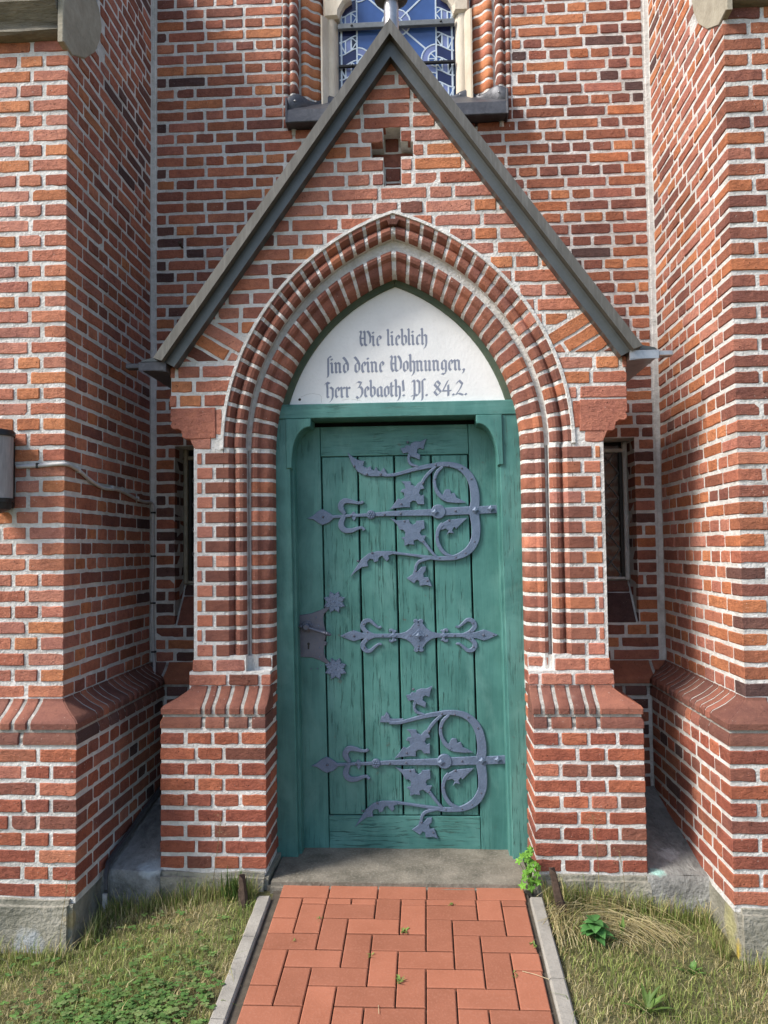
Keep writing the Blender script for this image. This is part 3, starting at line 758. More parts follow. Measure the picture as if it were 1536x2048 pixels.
while .94+k*PZ < 4.3:
    a = .94+k*PZ; b = a+PZ-J; zc = (a+b)/2
    hw = min(1.206, (GA-a)/GS+.02)
    hole = holes(zc)
    arch = 0
    if zc < SPR+math.sqrt(RO1**2-CO**2): arch = max(0, math.sqrt(max(RO1**2-(zc-SPR)**2, 0))-CO-.03)
    for s in (-1, 1):
        u = max(hole+(.0 if hole else -.0), arch, 0)
        end = hw
        # straight joint near the middle only on some courses
        if hole == 0 and arch == 0:
            if s > 0: continue
            ivs = course(-hw-R.uniform(0, .12), hw+.1, 'S' if k % 2 else 'H', mixed=.3)
        else:
            st_ = u+(R.choice([.055, .114]) if hole else 0)
            ivs = []
            if hole: ivs.append((u, st_)); st_ += J
            ivs += course(st_ if hole else u-R.uniform(0, .1), hw+.05, 'S' if k % 2 else 'H', mixed=.3)
            if s < 0: ivs = [(-q, -p) for p, q in ivs]
        for u0, u1 in ivs:
            u0 = max(u0, -1.206); u1 = min(u1, 1.206)
            if u1-u0 < .02: continue
            # the fan of bricks laid square to the verge takes over near the eaves
            p = rect(u0, u1, a, b)
            s2 = 1 if u0+u1 > 0 else -1
            if 2.66 < zc < 2.95:
                # boundary from (.785,2.762) to (.993,2.887)
                p = clip(p, s2*.785, 2.772, -s2*.515, .857)
            if p and len(p) > 2: put_gable(p, pick(GP))
    k += 1
# the fan: courses square to the verge
FD = Vector((.575, .818))                    # direction square to the verge is (.818,.575) outward-up; courses run along it
for s in (-1, 1):
    d = Vector((s*.857, .515)); nrm = Vector((s*.515, -.857))      # along a course (towards the verge), and downwards
    o = Vector((s*.785, 2.762))
    for r_ in range(4):
        base = o+nrm*(.012+r_*.076)
        cuts = [(-.4, -.02), (-.004, .26)] if r_ == 0 else ([(-.4, .045), (.061, .40)] if r_ == 1 else ([(-.4, .40)] if r_ == 2 else [(-.4, .40)]))
        for t0, t1 in cuts:
            c = [base+d*t0, base+d*t1, base+d*t1+nrm*.060, base+d*t0+nrm*.060]
            p = [(q.x, q.y) for q in c]
            p = clip(p, 0, 2.664, 0, 1)
            if p and len(p) > 2:
                p = clip(p, 0, GA+.03, -s*GS, -1)
            if p and len(p) > 2:
                cx = sum(q[0] for q in p)/len(p); cz = sum(q[1] for q in p)/len(p)
                dx, dz = cx+s*CO, cz-SPR; dd = math.hypot(dx, dz); rr = RO1+.018
                if dd > rr*.95:
                    p = clip(p, -s*CO+dx/dd*rr, SPR+dz/dd*rr, dx/dd, dz/dd)
                    if p and len(p) > 2 and polyarea(p) > .0012: ps.brick(p, pf, pick(dict(pink=4, red=2, mould=1, orange=1)), depth=.07)
# corbel block, the splayed brick below it
for s in (-1, 1):
    c = [(s*q[0], 2.413 if q[1] > 2.375 else q[1]-.012) for q in CORBEL]
    m = MB(); m.prism(c, front(-.003), -.25, .0, .004, tint=(.37, .15, .105)); m.build('corbel_block', M_BRICK, portal, smooth=40)
    p = [(s*.985, 2.192), (s*1.075, 2.192), (s*1.10, 2.25), (s*.985, 2.25)]
    ps.brick(p, pf, pick(GP), depth=.12)
    xk = .985
    for a, b in ((2.268, 2.407),): ps.brick(rect(min(s*.925, s*.962), max(s*.925, s*.962), a, b), pf, pick(GP), depth=.07)
# jamb: outer order bricks with roll, chamfered corner bricks, inner order
P_B = [(.890, 0), (.870, .022), (.866, .036), (.860, .028), (.850, .014), (.833, .008), (.817, .013), (.806, .026), (.802, .045), (.800, .082)]
P_I = [(.786, .078), (.778, .052), (.762, .044), (.746, .050), (.732, .068), (.702, .072), (.686, .080), (.672, .100), (.667, .182)]
def vbrick(prof, s, z0, z1, tint, e=.004, name='arch_brick'):
    m = MB(); secs = []
    for z, inn in ((z0, e), (z0+e, 0), (z1-e, 0), (z1, e)):
        secs.append([(s*h, y+inn, z) for h, y in prof])
    m.sweep(secs, flip=s > 0); ps.put(m.v, m.f, tint, (0, -1, 0), name, M_MOULD, 30)
def abrick(prof, s, C, R0, h0, t0, t1, tint, e=.004):
    m = MB(); secs = []
    thm = [math.acos(min(1, (C+.003)/(R0+h-h0))) for h, y in prof]
    for t, inn in ((t0, e), (t0+.06*(t1-t0), 0), ((t0+t1)/2, 0), (t1-.06*(t1-t0), 0), (t1, e)):
        secs.append([(s*(-C+(R0+h-h0)*math.cos(t*a)), y+inn, SPR+(R0+h-h0)*math.sin(t*a)) for (h, y), a in zip(prof, thm)])
    m.sweep(secs, flip=s > 0); ps.put(m.v, m.f, tint, (0, -1, 0), 'arch_brick', M_MOULD, 30)
MP = dict(mould=6, brown=1.2, pink=.7)
P_BA = [(.912, .06), (.912, 0)]+P_B
for s in (-1, 1):
    for k in range(2, 16):
        a = .94+k*PZ; b = a+PZ-J; od = k % 2
        wa = 1.035 if od else .977
        vbrick([(1.083, .12), (1.083, .030), (1.055, 0), (wa, 0), (wa, .06)], s, a, b, pick(dict(pink=4, red=3, orange=1.5)), name='brick')
        ob = wa-J-.002
        vbrick([(ob, .06), (ob, 0)]+P_B, s, a, b, pick(MP))
        vbrick(P_I, s, a+.004, b+.004, pick(MP))
    a = .94+PZ; b = a+PZ-J
    ps.brick(rect(*sorted((s*1.083, s*.975)), a, b), pf, pick(GP), depth=.12)
    ps.brick(rect(*sorted((s*.958, s*.805)), a, b), pf, pick(GP), depth=.12)
    ps.brick(rect(*sorted((s*.785, s*.668)), a+.006, b+.01), front(.055), pick(dict(mould=2, pink=1)), depth=.11, bevel=.012)
    a = .945; b = a+PZ-J-.004
    for q in ((1.100, .905), (.888, .735), (.718, .668)): ps.brick(rect(*sorted((s*q[0], s*q[1])), a, b), front(-.006 if q[0] > .72 else -.002), pick(GP), depth=.2)
    # arches
    n = 20
    for i in range(n):
        g_ = .125
        abrick(P_BA, s, CO, RO0, .800, (i+g_)/n, (i+1-g_)/n, pick(MP))
    n = 17
    for i in range(n):
        g_ = .125
        abrick(P_I, s, CI, RI0, .667, (i+g_)/n, (i+1-g_)/n, pick(MP))
# base of the piers
for s in (-1, 1):
    fpl = Frame((s*1.211, -.128, 0), (-s, 0, 0), (0, 0, 1), (0, -1, 0)); W = 1.211-.668
    for k in range(9):
        a = ZB+k*CZ; b = a+CZ-J
        if k % 2 == 0: iv = [(0, .122), (.138, .262), (.278, .402), (.418, W)]
        else: iv = [(0, .178), (.194, .318), (.334, W)]
        for i, (u0, u1) in enumerate(iv):
            last = i == len(iv)-1
            ps.brick(rect(u0, u1, a, b), fpl, pick(dict(deep=7, mould=1.2, red=.6)), depth=(.24 if k % 2 == 0 else .114) if last else (.11 if i == 0 else .06))
    rv = Frame((s*.668, -.128, 0), (0, 1, 0), (0, 0, 1), (-s, 0, 0))
    for k in range(9):
        a = ZB+k*CZ; b = a+CZ-J
        for u0, u1 in ([(.256, .302)] if k % 2 == 0 else [(.130, .302)]): ps.brick(rect(u0, u1, a, b), rv, pick(dict(deep=3, mould=3)), depth=.05)
    for z0_, z1_ in ((.755, .81), (.83, .872), (.888, .935), (.948, 1.005)):
        ps.brick(rect(.14 if z0_ < .82 else .16, .302, z0_, z1_), rv, pick(dict(deep=3, mould=3)), depth=.05)
    for prof, wid in ((CAV, (.085, .035, .055, .055, .050, .060)), (CHA, (.085, .10, .10, .10))):
        mould_run(ps, prof, (s*1.085, -.001, 0), (-s, 0, 0), (0, -1, 0), 0, 1.085-.668, wid, mit0=1, pal=dict(cap=4, mould=1.5))
        mould_run(ps, prof, (s*1.085, -.001, 0), (0, 1, 0), (s, 0, 0), 0, .85, (.12,), mit0=1, pal=dict(mould=3, brown=2))
# mortar bodies
pm = MB()
e = .0045
apex = SPR+math.sqrt((RO1+.004)**2-CO**2)
for s in (-1, 1):
    NARC = 16; am = math.acos(CO/(RO1+.004))
    arc = [(s*(-CO+(RO1+.004)*math.cos(am*(1-i/NARC))), SPR+(RO1+.004)*math.sin(am*(1-i/NARC))) for i in range(NARC+1)]
    cr = [(0, 3.588), (.047, 3.588), (.047, 3.744), (.112, 3.744), (.112, 3.826), (.047, 3.826), (.047, 3.904), (0, 3.904)]
    out = arc[::-1]+[(s*x, z) for x, z in cr]+[(0, GA), (s*1.17, GA-1.17*GS), (s*1.20, 2.63), (s*1.20, 2.40), (s*1.077, 2.25), (s*1.077, .935), (s*.91, .935)]
    pm.prism(out, front(e), -.85, 0, 0)
    # jamb and arch backing
    pr_b = [(.915, .05), (.915, e+.0022)]+[(h-.0005, y+.006) for h, y in P_B]+[(.796, .080)]
    pr_i = [(.796, .080)]+[(h, y+.006) for h, y in P_I]+[(.666, .30)]
    pm.sweep([[(s*h, y, z) for h, y in pr_b+pr_i[1:]] for z in (.90, SPR)], flip=s > 0)
    for prf, C, R0, h0 in ((pr_b, CO, RO0, .800), (pr_i, CI, RI0, .667)):
        thm = [math.acos(min(1, C/(R0+h-h0))) for h, y in prf]
        pm.sweep([[(s*(-C+(R0+h-h0)*math.cos(t*a)), y, SPR+(R0+h-h0)*math.sin(t*a)) for (h, y), a in zip(prf, thm)] for t in np.linspace(0, 1, 25)], caps=False, flip=s > 0)
    # fillet between the two orders of the arch
    am = [math.acos(CO/(RO0-.002)), math.acos(CI/(RI1+.012))]
    pm.sweep([[(s*(-CO+(RO0+.004)*math.cos(t*am[0])), .074, SPR+(RO0+.004)*math.sin(t*am[0])), (s*(-CI+(RI1-.004)*math.cos(t*am[1])), .078, SPR+(RI1-.004)*math.sin(t*am[1]))] for t in np.linspace(0, 1, 25)], caps=False, flip=s > 0)
    # label joint on the face round the arch
    am2 = math.acos(CO/(RO1+.01))
    pm.sweep([[(s*(-CO+r*math.cos(t*am2)), y, SPR+r*math.sin(t*am2)) for r, y in ((RO1+.022, .01), (RO1+.018, -.004), (RO1+.002, -.006), (RO1-.004, .01))] for t in np.linspace(0, 1, 25)], caps=False, flip=s > 0)
    xa, xb = sorted((s*(.668+e), s*(1.211-e))); pm.box(xa, xb, -.128+e, .16, ZB-.03, .757)
    xa, xb = sorted((s*(.668+e), s*1.10)); pm.box(xa, xb, -.001+e, .16, .757, 1.016)
    xa, xb = sorted((s*(.668+e), s*1.06)); pm.box(xa, xb, .06, .16, 1.016, 1.09)
    xa, xb = sorted((s*.80, s*1.06)); pm.box(xa, xb, .004, .06, 1.012, 1.10)
    pj = MB()
    for prof in (CAV, CHA):
        mould_mortar(pj, prof, (s*1.085, -.001, 0), (-s, 0, 0), (0, -1, 0), 0, 1.085-.676, mit0=1)
        mould_mortar(pj, prof, (s*1.085, -.001, 0), (0, 1, 0), (s, 0, 0), 0, .80, mit0=1)
    pj.build('cap_mortar', M_JOINT, portal)
# back of the cross niche
pm.box(-.16, .16, .125, .15, 3.55, 3.95)
pm.build('mortar', M_MORTAR, portal, smooth=25)
for z0_, z1_, x0_, x1_ in ((3.590, 3.655, -.038, .04), (3.668, 3.738, -.04, .04), (3.748, 3.82, -.118, .118), (3.832, 3.91, -.04, .032)):
    ps.brick(rect(x0_, x1_, z0_, z1_), front(.118), pick(dict(mould=3, brown=2)), depth=.03)
# key piece at the arch point
ps.brick([(-.035, 3.405), (.035, 3.405), (.022, 3.372), (-.022, 3.372)], front(-.004), (.14, .06, .045), depth=.05)
ps.finish()
for s in (-1, 1):
    xa, xb = sorted((s*.655, s*1.228)); rough_block('stone_base', M_STONE, portal, xa, xb, -.158, .75, -.6, ZB-.014, .017, 11+s, 14)
# metal verge: cap, fascia below it; roof behind
def verge(name, a_out, a_in, y0, y1, xe, mat, sl=1.405):
    for s in (-1, 1):
        m = MB()
        def L(a, x): return a-sl*x
        x_out, x_in = xe[0], xe[1]
        v = []
        for y in (y0, y1):
            v += [(0, y, a_out), (s*x_out, y, L(a_out, x_out)), (s*x_in, y, L(a_in, x_in)), (0, y, a_in)]
        f = [(0, 1, 2, 3), (4, 7, 6, 5), (0, 4, 5, 1), (1, 5, 6, 2), (2, 6, 7, 3)]
        if s < 0: pass
        else: f = [q[::-1] for q in f]
        m.add(v, f); m.build(name, mat, portal)
verge('verge_cap', 4.436, 4.352, -.105, .87, (1.262, 1.214), M_METAL)
verge('verge_lip', 4.360, 4.350, -.112, -.1055, (1.2185, 1.213), M_METAL)
verge('verge_fascia', 4.349, 4.256, -.062, .87, (1.211, 1.163), M_METAL_D)

# ------------------------------------------------------------------ doorstep and the slabs in the two niches
o = rough_block('doorstep', M_STEP, None, -.662, .662, -.165, .40, -.14, .0, .006, 5, 14, loc=(0, .1, -.14))
tag(o, 'worn grey stone doorstep under the green door', 'doorstep')
for s, lb in ((-1, 'sloping damp stone slab in the dark gap left of the portal'), (1, 'sloping stone slab with pale green stain right of the portal')):
    m = MB(); xa, xb = sorted((s*1.20, s*1.535))
    n = 10
    v = []; f = []
    for j, y in enumerate(np.linspace(-.145, .76, n)):
        for i, x in enumerate(np.linspace(xa, xb, 6)):
            z = .05+.16*max(0, (y+.10)/.86)+.010*noise.noise((x*9, y*9, s))+.006*noise.noise((x*25, y*25, s))
            v.append((x, y, z))
    for j in range(n-1):
        for i in range(5): q = (j*6+i, j*6+i+1, (j+1)*6+i+1, (j+1)*6+i); f.append(q)
    m.add(v, f)
    fr_ = []
    for r_, (y, z) in enumerate(((-.145, .05), (-.158, .038), (-.165, -.02), (-.16, -.5))):
        fr_.append([(x, y+.006*noise.noise((x*14, z*14, s+4)), z+(.008*noise.noise((x*9, -.145*9, s)) if r_ == 0 else 0)) for x in np.linspace(xa, xb, 6)])
    m.sweep(fr_, caps=False, flip=True)
    tag(m.build('stone_slab', M_SLAB, None, smooth=50, loc=(s*1.35, .2, .0)), lb, 'slab', 'slabs beside the portal')
mo = MB(); mo.sweep([[(x, -.168+.004*noise.noise((x*20, z*20, 0)), z) for x in (1.243, 1.25, 1.262, 1.268)] for z in np.linspace(.03, -.3, 6)], caps=False)
# ------------------------------------------------------------------ door frame
LEAN = -.0146
def lean(x, z): return x+.011+LEAN*(z-.283)
fr = thing('door_frame', 'green painted wooden door frame with curved shoulders set in the brick arch', 'door frame', (0, .2, 0))
YFR, YLF = .170, .305
def board(mb, poly, y0, y1, grain, wear, bevel=.004):
    mb.prism([(lean(x, z), z) for x, z in poly], front(0), -y1, -y0, bevel, tint=(grain, wear, R.random()))
ZL0, ZL1 = 2.372, 2.452
XI = .568
for s in (-1, 1):
    m = MB(); board(m, rect(*sorted((s*(XI-.008), s*(XI+.016))), -.015, 2.372), YFR+.045, YLF+.03, 0, .42); m.build('stop_bead', M_PAINT, fr)
    m = MB(); board(m, rect(*sorted((s*(XI+.006), s*.72)), -.02, 2.372), YFR, YLF+.04, 0, .56 if s > 0 else .40); m.build('post', M_PAINT, fr)
    # shoulder bracket: quarter curve with a little step at each end
    arc_ = [(XI-.004, 2.098)]+[(.454+.108*math.cos(t)**.9, 2.11+.215*math.sin(t)**.9) for t in np.linspace(.02, PI/2-.02, 12)]+[(.452, 2.335), (.452, ZL0-.001)]
    pl = [(s*x, z) for x, z in arc_]+[(s*(XI+.024), ZL0-.001), (s*(XI+.024), 2.098)]
    m = MB(); board(m, pl, YFR-.012, YLF+.01, 0, .42, .004); m.build('shoulder_bracket', M_PAINT, fr)
m = MB(); board(m, rect(-.72, .72, ZL0, ZL1), YFR-.006, YLF+.04, 1, .45, .005); m.build('lintel', M_PAINT, fr)
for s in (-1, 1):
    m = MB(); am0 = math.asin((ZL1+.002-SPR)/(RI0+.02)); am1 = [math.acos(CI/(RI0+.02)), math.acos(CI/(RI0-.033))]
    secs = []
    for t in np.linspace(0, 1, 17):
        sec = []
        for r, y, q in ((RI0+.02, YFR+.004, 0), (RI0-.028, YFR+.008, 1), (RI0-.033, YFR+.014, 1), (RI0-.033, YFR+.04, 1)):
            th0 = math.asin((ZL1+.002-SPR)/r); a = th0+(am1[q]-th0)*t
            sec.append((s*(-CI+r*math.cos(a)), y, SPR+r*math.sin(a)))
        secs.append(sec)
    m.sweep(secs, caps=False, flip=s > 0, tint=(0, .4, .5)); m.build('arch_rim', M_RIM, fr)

# ------------------------------------------------------------------ door leaf
door = thing('church_door', 'closed green plank door with peeling paint and ornate grey ironwork', 'door', (0, .26, 0))
Z0, Z1 = -.012, 2.345
def part(name, poly, y, grain, wear, bevel=.004):
    m = MB(); board(m, poly, y, y+.05, grain, wear, bevel); return m.build(name, M_PAINT, door)
JX = [-.4195, -.211, -.005, .2035, .412]
part('stile', rect(-.61, JX[0]-.003, Z0, Z1), YLF, 0, .36)
part('stile', rect(JX[4]+.004, .61, Z0, Z1), YLF, 0, .43)
part('rail', rect(JX[0]-.001, JX[4]+.002, 2.176, Z1), YLF-.0005, 1, .42)
part('rail', rect(JX[0]-.001, JX[4]+.002, Z0, .176), YLF-.0005, 1, .74)
for i in range(4):
    part('plank', rect(JX[i]+.004, JX[i+1]-.005, .179, 2.173), YLF+.004, 0, (.50, .56, .60, .56)[i], .006)
m = MB(); m.box(-.63, .63, YLF+.045, YLF+.06, 0, 2.42); m.build('gap_shade_sheet', M_DARK, door)  # near-black sheet: shade in the gap over the leaf, given by colour

def catmull(pts, n=5):
    out = []
    for i in range(len(pts)-1):
        p0 = Vector(pts[max(i-1, 0)]); p1 = Vector(pts[i]); p2 = Vector(pts[i+1]); p3 = Vector(pts[min(i+2, len(pts)-1)])
        for k in range(n):
            t = k/n
            out.append(.5*((2*p1)+(-p0+p2)*t+(2*p0-5*p1+4*p2-p3)*t*t+(-p0+3*p1-3*p2+p3)*t**3))
    out.append(Vector(pts[-1])); return out
def ribbon(mb, pts, y, th, at=(0, 0), n=5, flipx=1, flipz=1):
    pts = catmull([(p[0]*flipx, p[1]*flipz, p[2]) for p in pts], n); secs = []
    for i, p in enumerate(pts):
        d = Vector((pts[min(i+1, len(pts)-1)]-pts[max(i-1, 0)])[:2]).normalized(); nn = Vector((-d.y, d.x)); w = max(p.z, .002)
        c = Vector((p.x+at[0], p.y+at[1])); sec = []
        b = min(.0028, w*.4)
        for a, yy in ((-w, y), (-w, y-th+b*.7), (-w+b, y-th), (w-b, y-th), (w, y-th+b*.7), (w, y)):
            q = c+nn*a; sec.append((q.x, yy, q.y))
        secs.append(sec)
    mb.sweep(secs)
def plate(mb, poly, y, th, at=(0, 0), bevel=.0022, tint=None):
    mb.prism([(q[0]+at[0], q[1]+at[1]) for q in poly], front(0), -y, -(y-th), bevel)
def dome(mb, x, z, y, r, h, seg=8):
    v = [(x, y-h, z)]; 
    for rr, hh in ((.6, .75), (1, 0)):
        v += [(x+r*rr*math.cos(t*2*PI/seg), y-h*hh, z+r*rr*math.sin(t*2*PI/seg)) for t in range(seg)]
    f = [(0, 1+(i+1) % seg, 1+i) for i in range(seg)]+[(1+i, 1+(i+1) % seg, 1+seg+(i+1) % seg, 1+seg+i) for i in range(seg)]
    mb.add(v, [q[::-1] for q in f])
def nut(mb, x, z, y, r, h):
    v = [(x+r*a*math.cos(t*PI/2), y-hh, z+r*a*math.sin(t*PI/2)) for a, hh in ((1, 0), (.95, h*.5), (.35, h)) for t in range(4)]
    f = [(i, (i+1) % 4, 4+(i+1) % 4, 4+i) for i in range(4)]+[(4+i, 4+(i+1) % 4, 8+(i+1) % 4, 8+i) for i in range(4)]+[(8, 9, 10, 11)]
    mb.add(v, [q for q in f])
YI = YLF-.001
def hinge(at, stub):
    m = MB()
    for i, s_ in enumerate(HINGE_STROKES): ribbon(m, s_, YI, .0095+.00035*i, at)
    for i, p in enumerate(HINGE_POLYS):
        if stub and i == 2: p = HINGE_STUB
        plate(m, p, YI, .0080+.0003*i, at)
    n = 20; c = (-.3415+at[0], -.010+at[1])
    m.prism([(c[0]+.041*math.cos(t*2*PI/n), c[1]+.041*math.sin(t*2*PI/n)) for t in range(n)], front(0), -YI, -(YI-.0145), .004)
    c = (-.720+at[0], -.0215+at[1])
    m.prism([(c[0]+.025*math.cos(t*2*PI/n), c[1]+.025*math.sin(t*2*PI/n)) for t in range(n)], front(0), -YI, -(YI-.016), .004)
    h = m.build('strap_hinge', M_IRON, door)
    if stub: tag(h, 'lower strap hinge with its top left leaf broken off short')
    for x, z, k in RIVETS:
        if stub and (x, z) in [(q[0], q[1]) for q in RIVETS[16:19]]: continue
        r_ = MB()
        if k: nut(r_, x+at[0], z+at[1], YI-.0115, .0205, .012)
        else: dome(r_, x+at[0], z+at[1], YI-.0082, .0078, .0065)
        r_.build('rivet', M_IRON if k else M_IRON_D, h)
    r_ = MB()
    for t in range(6): dome(r_, c[0]+.013*math.cos(t*PI/3), c[1]+.013*math.sin(t*PI/3), YI-.0155, .006, .005, 6)
    dome(r_, c[0], c[1], YI-.0155, .007, .007, 6); r_.build('flower_boss', M_IRON, h)
hinge(HINGE_AT, False)
hinge(HINGE2_AT, True)
# middle ornament
m = MB()
A = MID_AT
tilt = -.0145
def mo_(pts): return [(p[0], p[1]+0*p[0])+tuple(p[2:]) for p in pts]
star = []
for sx, sz in ((1, 1), (-1, 1), (-1, -1), (1, -1)):
    q = [(.135, .012), (.10, .0135), (.07, .022), (.045, .040), (.028, .062), (.018, .078)]
    q = q if sx*sz > 0 else q[::-1]
    star += [(sx*x, sz*z) for x, z in q]
plate(m, star, YI, .0068, A)
for sz in (1, -1):
    for sx in (1, -1):
        ribbon(m, [(0, sz*.070, .010), (sx*.012, sz*.084, .008), (sx*.022, sz*.081, .006), (sx*.020, sz*.073, .005)], YI, .0075, A, 3)
        # curls of the side collars
        ribbon(m, [(sx*.140, 0, .008), (sx*.138, sz*.020, .008), (sx*.148, sz*.031, .007), (sx*.160, sz*.030, .006), (sx*.157, sz*.020, .004)], YI, .0080, A, 3)
        ribbon(m, [(sx*.140, 0, .008), (sx*.140, sz*.016, .007), (sx*.130, sz*.026, .006), (sx*.124, sz*.022, .004)], YI, .0078, A, 3)
        # big loops
        ribbon(m, [(sx*.245, sz*.004, .007), (sx*.285, sz*.018, .011), (sx*.312, sz*.048, .0135), (sx*.300, sz*.078, .0135), (sx*.272, sz*.084, .0105), (sx*.245, sz*.062, .008), (sx*.222, sz*.046, .0065), (sx*.207, sz*.050, .006)], YI, .0072, A, 5)
        r_ = MB()
for sx in (1, -1):
    ribbon(m, [(sx*.10, 0, .013), (sx*.16, 0, .0115), (sx*.22, 0, .011), (sx*.27, 0, .012), (sx*.31, 0, .017)], YI, .0066, A, 4)
    plate(m, [(sx*.27, .008), (sx*.32, .018), (sx*.362, .031), (sx*.395, .020), (sx*.440, .0), (sx*.395, -.020), (sx*.362, -.031), (sx*.32, -.018), (sx*.27, -.008)], YI, .0070, A)
    plate(m, [(sx*.118, 0), (sx*.140, .014), (sx*.162, 0), (sx*.140, -.014)], YI, .012, A, .004)
plate(m, [(.036*math.cos(t*PI/2), .036*math.sin(t*PI/2)) for t in range(4)], YI, .0105, A, .003)
mid = m.build('cross_strap', M_IRON, door)
for x, z, k in [(0, 0, 1), (.36, 0, 0), (-.36, 0, 0), (.415, 0, 0), (-.415, 0, 0), (.2, 0, 0), (-.2, 0, 0), (0, .058, 0), (0, -.058, 0)]+[(sx*.304, sz*.065, 0) for sx in (1, -1) for sz in (1, -1)]+[(sx*.285, sz*.020, 0) for sx in (1, -1) for sz in (1, -1)]+[(sx*.045, sz*.0, 0) for sx in (1, -1) for sz in (1,)]:
    r_ = MB()
    if k: nut(r_, x+A[0], z+A[1], YI-.010, .019, .012)
    else: dome(r_, x+A[0], z+A[1], YI-.006, .0055 if abs(x) != .36 else .009, .0055, 7)
    r_.build('rivet', M_IRON if k else M_IRON_D, mid)
# lock plate with rosettes, handle and keyhole
m = MB(); plate(m, LOCK_PLATE, YI, .005); lock = m.build('lock_plate', M_IRON_D, door)
def rosette(c):
    m = MB(); pts = []
    for i in range(8):
        a0 = i*PI/4+.39
        for da, rr in ((-.39, .036), (-.33, .047), (-.24, .052), (-.16, .051), (-.07, .060), (0, .064), (.07, .060), (.16, .051), (.24, .052), (.33, .047)):
            pts.append((c[0]+rr*math.cos(a0+da), c[1]+rr*math.sin(a0+da)))
    plate(m, pts, YI, .0065); h = m.build('rosette', M_IRON, door)
    r_ = MB()
    for i in range(8):
        a0 = i*PI/4+.39
        for rr, da in ((.053, 0), (.044, .27), (.044, -.27), (.026, 0)): dome(r_, c[0]+rr*math.cos(a0+da), c[1]+rr*math.sin(a0+da), YI-.006, .0036, .004, 6)
    dome(r_, c[0], c[1], YI-.006, .006, .006); r_.build('studs', M_IRON, h)
for c in ROSETTES: rosette(c)
for x, z in ((-.50, 1.265), (-.455, 1.225), (-.452, 1.10), (-.452, 1.05), (-.47, 1.27), (-.445, 1.00), (-.50, .985), (-.465, .985)):
    r_ = MB(); dome(r_, x, z, YI-.005, .0042, .004, 6); r_.build('rivet', M_IRON, lock)
hx, hz = HANDLE[0]
m = MB()
m.prism([(hx+.034*math.cos(t*PI/4+.3), hz+.034*math.sin(t*PI/4+.3)) for t in range(8)], front(0), -YI, -(YI-.014), .004)
m.tube([(hx, YI-.01, hz), (hx, YI-.032, hz), (hx, YI-.05, hz), (hx, YI-.056, hz)], [.02, .017, .02, .014], 10)
m.tube([(hx-.022, YI-.042, hz+.003), (hx-.034, YI-.042, hz+.004), (hx-.046, YI-.042, hz+.005)], [.012, .010, .002], 8)
ex, ez = HANDLE[2]
P = [Vector((hx, YI-.042, hz)).lerp(Vector((ex, YI-.046, ez)), t) for t in (0, .25, .6, .74, .76, .80, .84, .88, .93, 1.0)]
m.tube(P, [.010, .0085, .0095, .0105, .0125, .0105, .013, .0105, .0085, .004], 10)
m.build('handle', M_IRON_D, lock, smooth=35)
kx, kz = HANDLE[3]
m = MB(); m.prism([(kx+.0075*math.cos(t), kz+.008+.0075*math.sin(t)) for t in np.linspace(-.9, PI+.9, 10)]+[(kx-.0045, kz-.022), (kx+.0045, kz-.022)], front(0), -YI, -(YI-.0056), 0)
m.build('keyhole', M_BLACK, lock)

# ------------------------------------------------------------------ painted panel over the door
pan = thing('inscription_panel', 'white pointed panel over the door painted with grey blackletter verse', 'panel', (0, .25, 2.46))
m = MB(); rr = RI0-.030; n = 18; YP = .196
th0 = math.asin((ZL1-SPR)/rr); th1 = math.acos(CI/rr)
pl = [(-CI+rr*math.cos(t), SPR+rr*math.sin(t)) for t in np.linspace(th0, th1, n)]
pl = pl+[(-x, z) for x, z in pl[-2::-1]]
m.prism(pl, front(0), -(YP+.03), -YP, .002); m.build('plaster', M_PANEL, pan)
GL = {}
def G(ch, adv, *st):
    if ch in '842': adv *= 1.22; st = [[(a*1.22, b*1.25) for a, b in q] for q in st]
    GL[ch] = (adv, st)
G('i', .36, [(0, 1), (.1, .88), (.1, .12), (.2, 0)], [(.04, 1.36), (.13, 1.25)])
G('n', .72, [(0, 1), (.1, .88), (.1, .12), (.2, 0)], [(.12, .82), (.24, 1.0), (.44, .86), (.44, .12), (.54, 0)])
G('u', .72, [(0, 1), (.1, .88), (.1, .14), (.2, 0), (.42, .2)], [(.34, 1), (.44, .88), (.44, .12), (.54, 0)])
G('e', .52, [(.1, .76), (.1, .2), (.22, 0), (.42, .17)], [(.1, .76), (.24, 1.0), (.40, .82), (.36, .64), (.12, .46)])
G('r', .48, [(0, 1), (.1, .88), (.1, .12), (.2, 0)], [(.12, .8), (.26, .98), (.38, .84)])
G('o', .58, [(.1, .8), (.1, .2), (.24, 0)], [(.1, .8), (.26, 1.0), (.44, .8), (.44, .22), (.24, 0)])
G('a', .66, [(.12, .8), (.12, .2), (.22, .02), (.44, .25)], [(.12, .8), (.30, .98), (.46, .86), (.46, .12), (.56, 0)])
G('b', .58, [(.02, 1.62), (.1, 1.5), (.1, .2), (.24, 0), (.44, .22), (.44, .8), (.28, .98), (.12, .8)])
G('h', .62, [(.02, 1.62), (.1, 1.5), (.1, .12), (.18, 0)], [(.12, .8), (.28, 1.0), (.45, .84), (.45, .1), (.38, -.2), (.24, -.4)])
G('l', .34, [(.02, 1.62), (.1, 1.5), (.1, .12), (.2, 0)])
G('c', .46, [(.1, .78), (.1, .2), (.22, 0), (.38, .15)], [(.1, .78), (.24, 1), (.38, .86)])
G('d', .60, [(.1, .76), (.1, .2), (.24, 0), (.45, .22), (.45, .8), (.32, 1.1), (.14, 1.38), (.02, 1.5)], [(.1, .76), (.26, .98), (.44, .82)])
